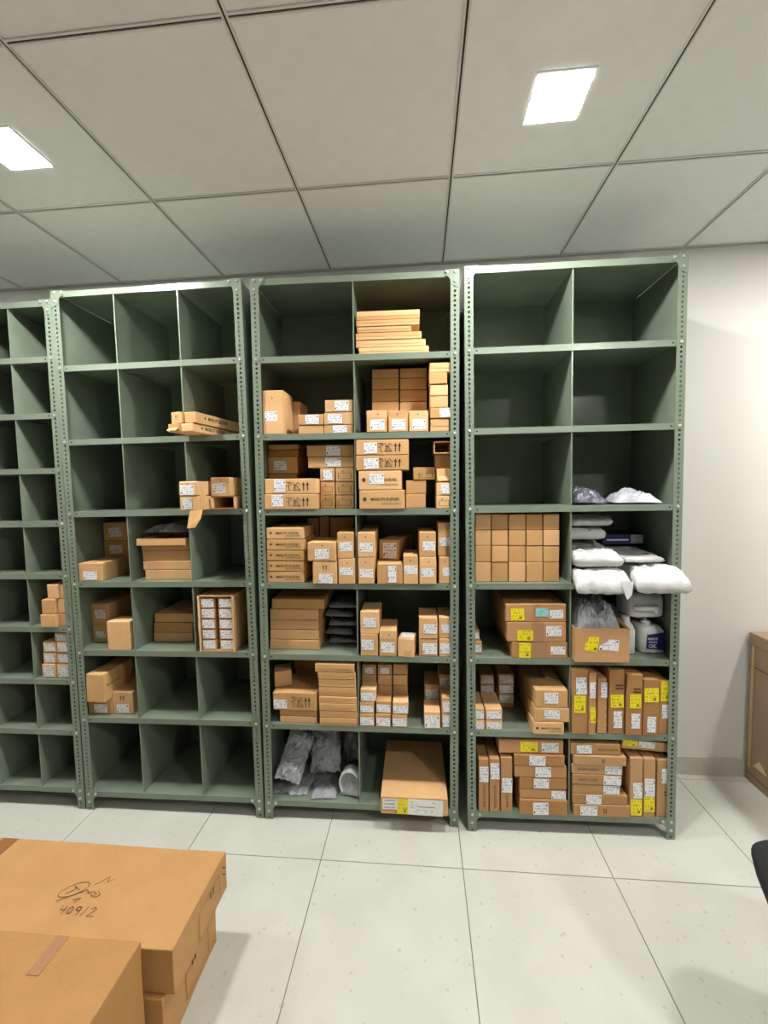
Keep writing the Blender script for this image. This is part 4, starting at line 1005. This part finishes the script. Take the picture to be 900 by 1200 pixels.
# ------------------------------------------------------------------ carton of ten small boxes
def open_front_carton():
    r, u0, u1, z0, h, L, t = 2, .6325, .803, .8155, .268, .26, .005
    w = u1 - u0
    bm = bmesh.new()
    bx(bm, -w / 2, 0, 0, w / 2, L, t); bx(bm, -w / 2, 0, h - t, w / 2, L, h)
    bx(bm, -w / 2, 0, t, -w / 2 + t, L, h - t); bx(bm, w / 2 - t, 0, t, w / 2, L, h - t)
    bx(bm, -w / 2 + t, L - t, t, w / 2 - t, L, h - t)
    o = obj('open_carton', bm, 'kraft_b')
    o.matrix_world = MAT[r] @ Matrix.Translation(((u0 + u1) / 2, .004, z0))
    tag(o, 'open-fronted carton holding ten small labelled boxes, fifth shelf of second rack', 'carton')
    rng = random.Random(4)
    for s in (-1, 1):
        bm = bmesh.new()
        for i in range(16):
            zz = h * i / 16
            bx(bm, s * (w / 2 - .003) - .004, -.003 - rng.uniform(0, .004), zz, s * (w / 2 - .003) + .003, 0, zz + h / 17)
        obj('torn_edge', bm, 'kraft_pale', o)
    nm = ['bottom', 'second', 'middle', 'fourth', 'top']
    bh = (h - 2 * t - .006) / 5
    for c in range(2):
        for i in range(5):
            carton(r, u0 + .0415 + .0872 * c, .010, z0 + t + .0006 + i * bh, .069, .2, bh - .002, 'p', 'b2', [('w', .1, .1, .95, .92)],
                   f'small labelled box in open carton, {["left", "right"][c]} column, {nm[i]} row, second rack')
open_front_carton()

# ------------------------------------------------------------------ soft bags
def pillow_bm(w, l, h, seed, amp=.15, nx=26, ny=20, power=4, ragged=.03, freq=9, ex=.45, seam=.35, post=None):
    """a sealed bag: puffed both sides of a wavy pinched seam"""
    bm = bmesh.new()
    S = Vector((seed * 7.13, seed * 3.7, seed * 1.9))
    hm = h * seam
    top, bot = [], []
    def P(x, y, z):
        return post(x, y, z) if post else (x, y, z)
    for j in range(ny + 1):
        rt, rb = [], []
        for i in range(nx + 1):
            a, b = 2 * i / nx - 1, 2 * j / ny - 1
            edge = max(abs(a), abs(b))
            wob = 1 + ragged * (noise.noise(Vector((a * 3, b * 3, seed))) - .5) * (1 if edge > .8 else .3)
            x, y = a * w / 2 * wob, b * l / 2 * wob
            f = (max(0, (1 - abs(a) ** power)) * max(0, (1 - abs(b) ** power))) ** ex
            n1 = noise.noise(Vector((x * freq, y * freq, 0)) + S)
            n2 = abs(noise.noise(Vector((x * freq * 2.6, y * freq * 2.6, 3)) + S))
            n3 = abs(noise.noise(Vector((x * freq * 6, y * freq * 6, 7)) + S))
            on = i in (0, nx) or j in (0, ny)
            zs = hm * (1 + .5 * noise.noise(Vector((x * 14, y * 14, 9)) + S))
            zt = hm + (h - hm) * f * (1 + amp * n1) - h * amp * (.9 * n2 + .5 * n3) * f
            vt = bm.verts.new(P(x, y, zs if on else max(zt, hm * (1 - f) + .0015)))
            rt.append(vt)
            rb.append(vt if on else bm.verts.new(P(x, y, hm * (1 - f) + .12 * hm * n2)))
        top.append(rt); bot.append(rb)
    for j in range(ny):
        for i in range(nx):
            bm.faces.new((top[j][i], top[j][i + 1], top[j + 1][i + 1], top[j + 1][i]))
            q = (bot[j + 1][i], bot[j + 1][i + 1], bot[j][i + 1], bot[j][i])
            if len(set(q)) == 4:
                try: bm.faces.new(q)
                except ValueError: pass
    bmesh.ops.recalc_face_normals(bm, faces=list(bm.faces))
    return bm

def bag(r, u, d, z, w, l, h, seed, mat, label, name='plastic_bag', rot=(0, 0, 0), cat='bag', grp=None, smooth=True, **kw):
    o = obj(name, pillow_bm(w, l, h, seed, **kw), mat, smooth=smooth)
    o.matrix_world = MAT[r] @ Matrix.Translation((u, d, z)) @ Matrix.Rotation(radians(rot[2]), 4, 'Z') @ Matrix.Rotation(radians(rot[1]), 4, 'Y') @ Matrix.Rotation(radians(rot[0]), 4, 'X')
    tag(o, label, cat, grp)
    return o

# white polybags, fourth shelf of the rightmost rack
G = 'white polybags on the fourth shelf'
z4 = 1.1535
def shelf_bag(y_edge, squeeze, droop):
    """narrower behind the posts, sagging where it sticks out past the shelf edge"""
    def post(x, y, z):
        k = min(1, max(0, (y - (y_edge - .03)) / .03))
        x = x * (1 - squeeze * k)
        over = max(0, y_edge - y)
        return (x, y, z - droop * over * over * 6)
    return post
PB = dict(grp=G, power=12, ex=.33, amp=.24, nx=48, ny=48, freq=9, seam=.45)
b1 = bag(4, .5605, .120, z4 + .0005, .228, .40, .070, 1, 'white_poly', 'white polybag at lower left, drooping over the shelf edge', 'white_polybag', post=shelf_bag(-.115, .125, 1.2), **PB)
b2 = bag(4, .7915, .110, z4 + .0005, .218, .41, .076, 2, 'white_poly', 'white polybag at lower right, jutting past the shelf', 'white_polybag', post=shelf_bag(-.105, .34, .7), **PB)
b3 = bag(4, .5595, .165, z4 + .089, .205, .39, .064, 3, 'white_poly', 'white polybag with printed square, middle of the left pile', 'white_polybag', (6, 0, 0), **PB)
b4 = bag(4, .775, .185, z4 + .088, .17, .32, .03, 4, 'white_poly', 'thin white polybag with small prints, upper right of the pile', 'white_polybag', (3, 0, 0), **PB)
b5 = bag(4, .5545, .24, z4 + .174, .185, .28, .058, 5, 'white_poly', 'wrinkled white polybag on top of the left pile', 'white_polybag', (0, 0, 0), **{**PB, 'amp': .3, 'freq': 12})
b6 = bag(4, .572, .22, z4 + .2385, .22, .27, .047, 6, 'white_poly', 'white polybag topmost under the shelf above, corner sticking out', 'white_polybag', (0, 0, -3), **{**PB, 'amp': .35, 'freq': 12, 'ragged': .12})
_bm = strokes([[(-.4, .5), (-.5, -.5), (.5, -.5), (.45, .4)], [(-.5, .5), (-.25, .35), (-.05, .4)], [(.2, .5), (.45, .45)]], .07)
_sq = to_me(_bm, 'printed_mark', 'blue_label')
put(b3, _sq, 'printed_mark', (.0, -.05, .066), .065, .055, 'top')
put(b4, _sq, 'printed_mark', (.0, -.02, .032), .05, .03, 'top')
put(b4, dot_me, 'printed_mark', (.035, -.10, .032), .03, .02, 'top')
# a torn corner hanging below the shelf edge
plate(b1, 'torn_corner', [(.06, -.196, .025), (.115, -.196, .025), (.105, -.204, -.030), (.085, -.206, -.05)], .0008, 'white_poly')

# flat blue boxes behind the bags
def blue_box(u, d, z, w, L, h, label):
    bm = carton_bm(w, L, h, .001, random.Random(3)); o = obj('blue_box', bm, 'blue_box')
    o.matrix_world = MAT[4] @ Matrix.Translation((u, d, z)); tag(o, label, 'box', 'blue boxes behind the polybags')
    thin(o, 'white_stripe', -w * .42, h * .35, w * .12, h * .5, 'white_ink', -.001, .0006)
    put(o, with_mat(sticker_me, 'st_s'), 'label_sticker', (w * .32, -.0012, h * .5), w * .3, h * .8)
    return o
blue_box(.785, .235, z4 + .136, .19, .17, .05, 'dark blue flat box with white stripe and label behind white polybags')

# clear bags, third shelf of the rightmost rack
bag(4, .541, .12, 1.4937, .15, .2, .085, 21, 'dark_film', 'clear bag with dark contents beside the divider, third shelf, rightmost rack', rot=(0, 0, 8), amp=.5, power=2.2, ex=.8, seam=.12, freq=16, smooth=False)
bag(4, .742, .09, 1.4937, .2, .16, .07, 22, 'silver_film', 'flat silvery plastic bag, third shelf of rightmost rack', rot=(0, 0, -8), amp=.5, power=2.2, ex=.8, seam=.12, freq=16, smooth=False)

# grey bags, fifth shelf of the third rack
for i in range(5):
    bag(3, .362 + .004 * (-1) ** i, .235, .8155 + i * .0445, .15, .24, .040, 31 + i, 'grey_film',
        'grey plastic bag, %s of five in a pile beside the divider, third rack' % ['bottom', 'second', 'middle', 'fourth', 'topmost'][i], rot=(0, 0, (-1) ** i * 3), grp='grey bags pile', amp=.3, power=5, ex=.5, freq=14)

# crinkled film on the tray, second rack
bag(2, .45, .16, 1.3765, .225, .24, .05, 41, 'clear_film', 'crinkled clear plastic wrap on the tray carton, fourth shelf of second rack', 'plastic_wrap', smooth=False, amp=.6, power=2.2, ex=.6, freq=16, seam=.15)

# clear bags with parts, bottom shelf of the third rack
zb = .0955
CB = dict(smooth=False, amp=.55, power=3, freq=11, ragged=.14)
def parts_bag(u, d, z, w, l, h, seed, label, rot, filled=True):
    o = bag(3, u, d, z, w, l, h, seed, 'clear_film', label, 'parts_bag', rot, **CB)
    if filled:
        c = obj('contents', pillow_bm(w * .7, l * .6, h * .55, seed + 40, .3, power=3), 'grey_part', o, smooth=True)
        c.location = (0, -l * .12, h * .15)
parts_bag(.115, .16, zb + .0005, .19, .27, .022, 51, 'flat clear bag lying lowest on the bottom shelf, third rack', (0, 0, -4), False)
parts_bag(.275, .10, zb + .0005, .13, .18, .024, 52, 'flat clear bag at the shelf front beside the curved part, third rack', (0, 0, 5), False)
parts_bag(.118, .105, zb + .155, .135, .23, .05, 53, 'shiny clear bag leaning at the left post, bottom shelf, third rack', (58, 24, 12))
parts_bag(.262, .195, zb + .165, .17, .27, .05, 54, 'large clear bag standing in the middle, bottom shelf, third rack', (66, -8, -6))
parts_bag(.385, .32, zb + .145, .12, .27, .045, 55, 'clear bag standing at the back, bottom shelf, third rack', (76, 0, 4))
parts_bag(.085, .30, zb + .155, .12, .27, .045, 56, 'clear bag standing behind the left one, bottom shelf, third rack', (72, 0, 8))

def half_ring():
    bm = bmesh.new(); ro, ri, n = .052, .046, 20
    prev = None
    for i in range(n + 1):
        t = radians(35) + radians(190) * i / n
        c = []
        for (rr, y) in ((ro, 0), (ro, .05), (ri, .05), (ri, .0)):
            c.append(bm.verts.new((rr * cos(t), y, .07 + rr * 1.25 * sin(t))))
        if prev:
            for k in range(4): bm.faces.new((prev[k], prev[(k + 1) % 4], c[(k + 1) % 4], c[k]))
        else: bm.faces.new(c)
        prev = c
    bm.faces.new(prev[::-1])
    bmesh.ops.recalc_face_normals(bm, faces=list(bm.faces))
    o = obj('curved_part', bm, 'grey_rim', smooth=False)
    o.matrix_world = MAT[3] @ Matrix.Translation((.405, .03, zb + .004)) @ Matrix.Rotation(radians(-8), 4, 'Z')
    tag(o, 'grey curved rim part wrapped in film beside the divider, third rack', 'part')
    bm = pillow_bm(.1, .11, .02, 61, .35)
    p = obj('film_wrap', bm, 'clear_film', o, smooth=True)
    p.location = (-.004, .03, .055); p.rotation_euler = (radians(80), 0, 0)
half_ring()

# open carton with crinkled film, fifth shelf of rightmost rack
def film_carton():
    w, L, h, t = .226, .30, .148, .004
    bm = bmesh.new()
    bx(bm, -w / 2, 0, 0, w / 2, L, t); bx(bm, -w / 2, 0, t, w / 2, t, h); bx(bm, -w / 2, L - t, t, w / 2, L, h)
    bx(bm, -w / 2, t, t, -w / 2 + t, L - t, h); bx(bm, w / 2 - t, t, t, w / 2, L - t, h * .97)
    o = obj('open_carton', bm, 'kraft_c2')
    o.matrix_world = MAT[4] @ Matrix.Translation((.5735, -.03, .8155)) @ Matrix.Rotation(radians(.3), 4, 'Z')
    tag(o, 'worn open carton with torn stickers filled with clear film, rightmost rack', 'carton')
    def poly_sticker(name, P, mat):
        bm = bmesh.new(); f = [bm.verts.new(((x - .5) * w, -.0012, z * h)) for x, z in P]
        bm.faces.new(f); q = bmesh.ops.extrude_face_region(bm, geom=list(bm.faces))
        for v in [g for g in q['geom'] if isinstance(g, bmesh.types.BMVert)]: v.co.y += .0005
        bmesh.ops.recalc_face_normals(bm, faces=list(bm.faces))
        obj(name, bm, mat, o)
    poly_sticker('yellow_sticker', [(.17, .36), (.4, .3), (.44, .74), (.25, .76), (.24, .66), (.19, .57)], 'st_y')
    poly_sticker('label_sticker', [(.44, .38), (.79, .33), (.81, .66), (.62, .68), (.58, .6), (.45, .5)], 'st_w')
    plate(o, 'side_flap', [(w / 2 - .012, 0, h * .97), (w / 2, .0, h * .97), (w / 2 + .012, .12, h * 1.06), (w / 2 - .004, .12, h * 1.05)], .002, 'kraft_c2')
    bag(4, .5735, .122, .8155 + .006, .208, .27, .228, 71, 'silver_film', 'crinkled clear plastic film bulging from the open carton, rightmost rack', 'plastic_film', smooth=False, amp=.2, power=5, ex=.4, freq=14, nx=40, ny=36, seam=.05, ragged=.0)
film_carton()

# ------------------------------------------------------------------ bottles and canisters
def ring_loft(secs, n=28, power=4.0):
    """secs: (z, half_w, half_d, cx, cy)"""
    bm = bmesh.new(); rows = []
    for (z, a, b, cx_, cy_) in secs:
        row = []
        for i in range(n):
            t = 2 * pi * i / n
            c, s = cos(t), sin(t)
            row.append(bm.verts.new((cx_ + a * math.copysign(abs(c) ** (2 / power), c), cy_ + b * math.copysign(abs(s) ** (2 / power), s), z)))
        rows.append(row)
    for r0, r1 in zip(rows[:-1], rows[1:]):
        for i in range(n):
            j = (i + 1) % n
            bm.faces.new((r0[i], r0[j], r1[j], r1[i]))
    bm.faces.new(rows[0][::-1]); bm.faces.new(rows[-1])
    return bm

def canister(loc, rot, label, group='white oil canisters', front_label=True):
    root = empty('oil_canister'); root.matrix_world = MAT[4] @ Matrix.Translation(loc) @ rot
    tag(root, label, 'canister', group)
    w, d, h = .056, .080, .14
    body = obj('body', ring_loft([(0, w * .9, d * .92, 0, 0), (.006, w, d, 0, 0), (h * .62, w, d, 0, 0), (h * .72, w * .97, d * .97, 0, 0), (h * .84, w * .8, d * .85, -.004, 0), (h * .86, w * .4, d * .4, -.012, -d * .4)], 32, 6), 'white_plastic', root, smooth=True)
    # handle: arch from the neck over the shoulder
    bm = bmesh.new(); prev = None
    for i in range(9):
        t = pi * i / 8
        c = Vector((-.004, .012 - cos(t) * d * .62, h * .80 + sin(t) * .028))
        ring = []
        for k in range(6):
            a = 2 * pi * k / 6
            ring.append(bm.verts.new((c.x + .013 * cos(a), c.y + .008 * sin(a) * abs(cos(t)) , c.z + .008 * sin(a))))
        if prev:
            for k in range(6): bm.faces.new((prev[k], prev[(k + 1) % 6], ring[(k + 1) % 6], ring[k]))
        prev = ring
    bmesh.ops.recalc_face_normals(bm, faces=list(bm.faces))
    obj('handle', bm, 'white_plastic', root, smooth=True)
    bm = bmesh.new(); cyl(bm, (-.012, -d * .42, h * .82), .019, .022, 'z', 20); bevel(bm, .002)
    obj('cap', bm, 'cap_white', root)
    lab = plate(root, 'front_label', [(-.030, -d - .0005, .022), (.044, -d - .0005, .018), (.046, -d - .0005, .098), (-.026, -d - .0005, .085)], .0012, 'blue_label')
    put(lab, with_mat(text_mesh('MARUTI', True), 'white_ink'), 'printed_text', (-.002, -d - .0022, .068), .040, .055)
    put(lab, with_mat(text_mesh('GENUINE', True), 'white_ink'), 'printed_text', (-.002, -d - .0022, .053), .036, .045)
    put(lab, with_mat(text_mesh('OIL', True), 'white_ink'), 'printed_text', (-.002, -d - .0022, .035), .034, .034)
    return root
I4 = Matrix.Identity(4)
canister((.843, .15, .8155), Matrix.Rotation(radians(-3), 4, 'Z'), 'white oil canister with blue label at front right, rightmost rack')
canister((.785, .332, .8155), Matrix.Rotation(radians(0), 4, 'Z'), 'white oil canister standing behind the front one, left side, rightmost rack')
canister((.812, .20, .8155 + .212), Matrix.Rotation(radians(4), 4, 'Z') @ Matrix.Rotation(radians(90), 4, 'X') @ Matrix.Rotation(radians(90), 4, 'Z'), 'white oil canister lying on its side on top, cap facing out')
def white_bottle():
    root = empty('white_bottle'); root.matrix_world = MAT[4] @ Matrix.Translation((.735, .105, .8155))
    tag(root, 'plain white slim bottle beside the open carton, rightmost rack', 'bottle')
    obj('body', ring_loft([(0, .026, .04, 0, 0), (.004, .029, .043, 0, 0), (.105, .029, .043, 0, 0), (.128, .022, .034, 0, 0), (.14, .014, .016, 0, 0), (.15, .013, .013, 0, 0)], 28, 4), 'white_plastic', root, smooth=True)
    bm = bmesh.new(); cyl(bm, (0, 0, .142), .0175, .02, 'z', 18); bevel(bm, .0015); obj('cap', bm, 'cap_white', root)
white_bottle()

# ------------------------------------------------------------------ large cartons on the floor
def big_carton(x0, x1, y0, y1, z0, h, label, name='large_carton', mat='kraft_big', rz=0, bow=.0):
    w, L = x1 - x0, y1 - y0
    bm = bmesh.new()
    vs, fs = bx(bm, 0, 0, 0, w, L, h)
    bmesh.ops.subdivide_edges(bm, edges=list(bm.edges), cuts=5, use_grid_fill=True)
    rng = random.Random(int(h * 1000))
    for v in bm.verts:
        X, Y, Z = v.co
        n = noise.noise(Vector((X * 6, Y * 6, Z * 9)))
        if X > w - .001: v.co.x += .004 * n + bow * sin(pi * Y / L) * (Z / h)
        if Y < .001: v.co.y -= .004 * n
        if Y > L - .001: v.co.y += .003 * n
        if Z > h - .001 and 0.01 < X < w - .01: v.co.z -= .002 * abs(n)
    sharp = [e for e in bm.edges if e.is_manifold and e.calc_face_angle() > .8]
    bmesh.ops.bevel(bm, geom=sharp, offset=.003, segments=2, profile=.5, affect='EDGES')
    o = obj(name, bm, mat)
    o.location = (x0, y0, z0); o.rotation_euler = (0, 0, radians(rz))
    tag(o, label, 'carton', 'large cartons on the floor')
    return o
bigL = big_carton(-1.75, -.735, 1.0, 1.295, .0005, .168, 'large flat carton at the bottom of the floor stack, under the handwritten one')
bigT = big_carton(-1.75, -.706, 1.013, 1.327, .170, .134, 'large flat carton with handwriting on top of the floor stack', bow=-.004)
bigN = big_carton(-1.72, -.779, .42, .984, .0005, .3595, 'large carton nearest the camera with brown tape, lower left corner')
w_, L_, h_ = 1.044, .314, .134
# handwriting: signature scrawl and number
hw = []
def ell(cx_, cz_, a, b, rot, t0=0, t1=360, n=18):
    P = []
    for i in range(n + 1):
        t = radians(t0 + (t1 - t0) * i / n)
        x, z = a * cos(t), b * sin(t)
        P.append((cx_ + x * cos(rot) - z * sin(rot), cz_ + x * sin(rot) + z * cos(rot)))
    return P
hw.append(ell(-.055, .02, .042, .020, .5, -20, 330))
hw += [[(-.07, .005), (-.05, .022), (-.06, .03), (-.035, .02)], [(-.08, -.02), (-.01, .022), (.005, .01)], [(.0, .04), (.03, .07), (.035, .05), (.05, .062)],
       [(-.005, .012), (.015, .018), (.03, .012), (.022, .002), (.012, .01)], [(.03, .02), (.045, .008), (.03, .0)], [(-.03, -.012), (-.01, -.004), (-.02, -.02)]]
hw += [[(-.045, -.030), (-.045, -.042), (-.028, -.042)], [(-.031, -.030), (-.031, -.055)], ell(-.012, -.042, .006, .010, 0), ell(.012, -.036, .007, .006, 0) + [(.017, -.055)],
       [(.038, -.028), (.032, -.055)], [(.052, -.034), (.06, -.028), (.068, -.034), (.052, -.055), (.074, -.054)]]
_h = to_me(strokes(hw, .0024), 'handwriting', 'ink_soft')
put(bigT, _h, 'handwriting', (.672, .125, h_ + .0012), 1.0, 1.0, 'top')
bm = bmesh.new(); bx(bm, .185, L_ * .42, h_ + .0003, .245, L_ - .002, h_ + .0011); obj('tape', bm, 'tape', bigT)
put(bigT, thin_frame_me, 'printed_frame', (w_ + .0045, .19, .06), .13, .09, 'right')
put(bigT, bars_me, 'bar_marks', (w_ + .0045, .205, .08), .03, .022, 'right')
put(bigL, thin_frame_me, 'printed_frame', (1.0185, .17, .08), .13, .1, 'right')
put(bigL, bars_me, 'bar_marks', (1.0185, .15, .1), .03, .022, 'right')
bm = bmesh.new()
bx(bm, w_ - .002, L_ - .03, .10, w_ + .012, L_ - .027, .103); bx(bm, w_ - .002, L_ - .03, .075, w_ + .009, L_ - .027, .078)
obj('staple', bm, 'staple', bigT)
bm = bmesh.new(); bx(bm, .70, .47, .3598, .735, .5625, .3606); obj('tape', bm, 'tape_clear', bigN)
bm = bmesh.new(); bx(bm, .62, .20, .3598, .65, .205, .3604); obj('scuff_mark', bm, 'kraft_pale', bigN)

# tall carton by the wall at right
tall = big_carton(1.712, 2.35, 1.62, 2.255, .0005, .79, 'tall brown carton against the wall beside the rightmost rack', mat='kraft_grey')
bm = bmesh.new(); bx(bm, -.006, -.006, .735, .644, .641, .796); bmesh.ops.recalc_face_normals(bm, faces=list(bm.faces)); bevel(bm, .002)
obj('lid', bm, 'kraft_grey', tall)
bm = bmesh.new(); bx(bm, -.0035, .2, .62, -.002, .634, .624); obj('fold_line', bm, 'ink_soft', tall)
bm = bmesh.new(); bx(bm, -.0035, .605, .08, -.002, .622, .73); obj('worn_edge', bm, 'kraft_pale', tall)
plate(tall, 'torn_patch', [(-.003, .50, .105), (-.003, .59, .10), (-.003, .55, .15)], .001, 'kraft_pale')
bm = bmesh.new(); bx(bm, -.0035, .0, .045, -.002, .634, .049); obj('fold_line', bm, 'ink_soft', tall)

# ------------------------------------------------------------------ office chair at the right edge
def office_chair():
    root = empty('office_chair', (1.155, 1.068, 0), (0, 0, radians(-22)))
    tag(root, 'black office chair, only its seat corner showing at right edge', 'chair')
    seat = ring_loft([(.40, .20, .20, 0, 0), (.412, .225, .225, 0, 0), (.445, .232, .232, 0, 0), (.46, .222, .222, 0, 0), (.466, .18, .18, 0, 0)], 40, 4.5)
    obj('seat', seat, 'black_fabric', root, smooth=True)
    bm = bmesh.new(); bx(bm, -.11, -.11, .375, .11, .11, .402); bevel(bm, .006); obj('seat_plate', bm, 'black_plastic', root)
    bm = bmesh.new(); cyl(bm, (0, 0, .09), .028, .16, 'z', 20); cyl(bm, (0, 0, .25), .018, .126, 'z', 20); obj('gas_post', bm, 'chrome', root)
    back = ring_loft([(-.022, .17, .20, 0, 0), (-.016, .20, .23, 0, 0), (.016, .20, .23, 0, 0), (.022, .17, .20, 0, 0)], 36, 4.5)
    o = obj('backrest', back, 'black_fabric', root, smooth=True)
    o.location = (0, -.25, .74); o.rotation_euler = (radians(82), 0, 0)
    bm = bmesh.new(); bx(bm, -.03, -.29, .385, .03, -.05, .397); bx(bm, -.03, -.30, .385, .03, -.288, .70); bevel(bm, .003); obj('back_bracket', bm, 'black_plastic', root)
    for i in range(5):
        a = 2 * pi * i / 5 + radians(164 + 22)
        bm = bmesh.new()
        vs, fs = bx(bm, 0, -.022, .07, .21, .022, .105)
        for v in vs:
            if v.co.x > .15: v.co.y *= .6; v.co.z = .06 + (v.co.z - .07) * .6
        bevel(bm, .004)
        leg = obj('base_leg', bm, 'black_plastic', root); leg.rotation_euler = (0, 0, a)
        bm = bmesh.new(); cyl(bm, (.205, -.022, .026), .0255, .018, 'y', 18); cyl(bm, (.205, .004, .026), .0255, .018, 'y', 18); cyl(bm, (.205, 0, .03), .006, .034, 'z', 8)
        obj('caster', bm, 'black_plastic', leg)
office_chair()
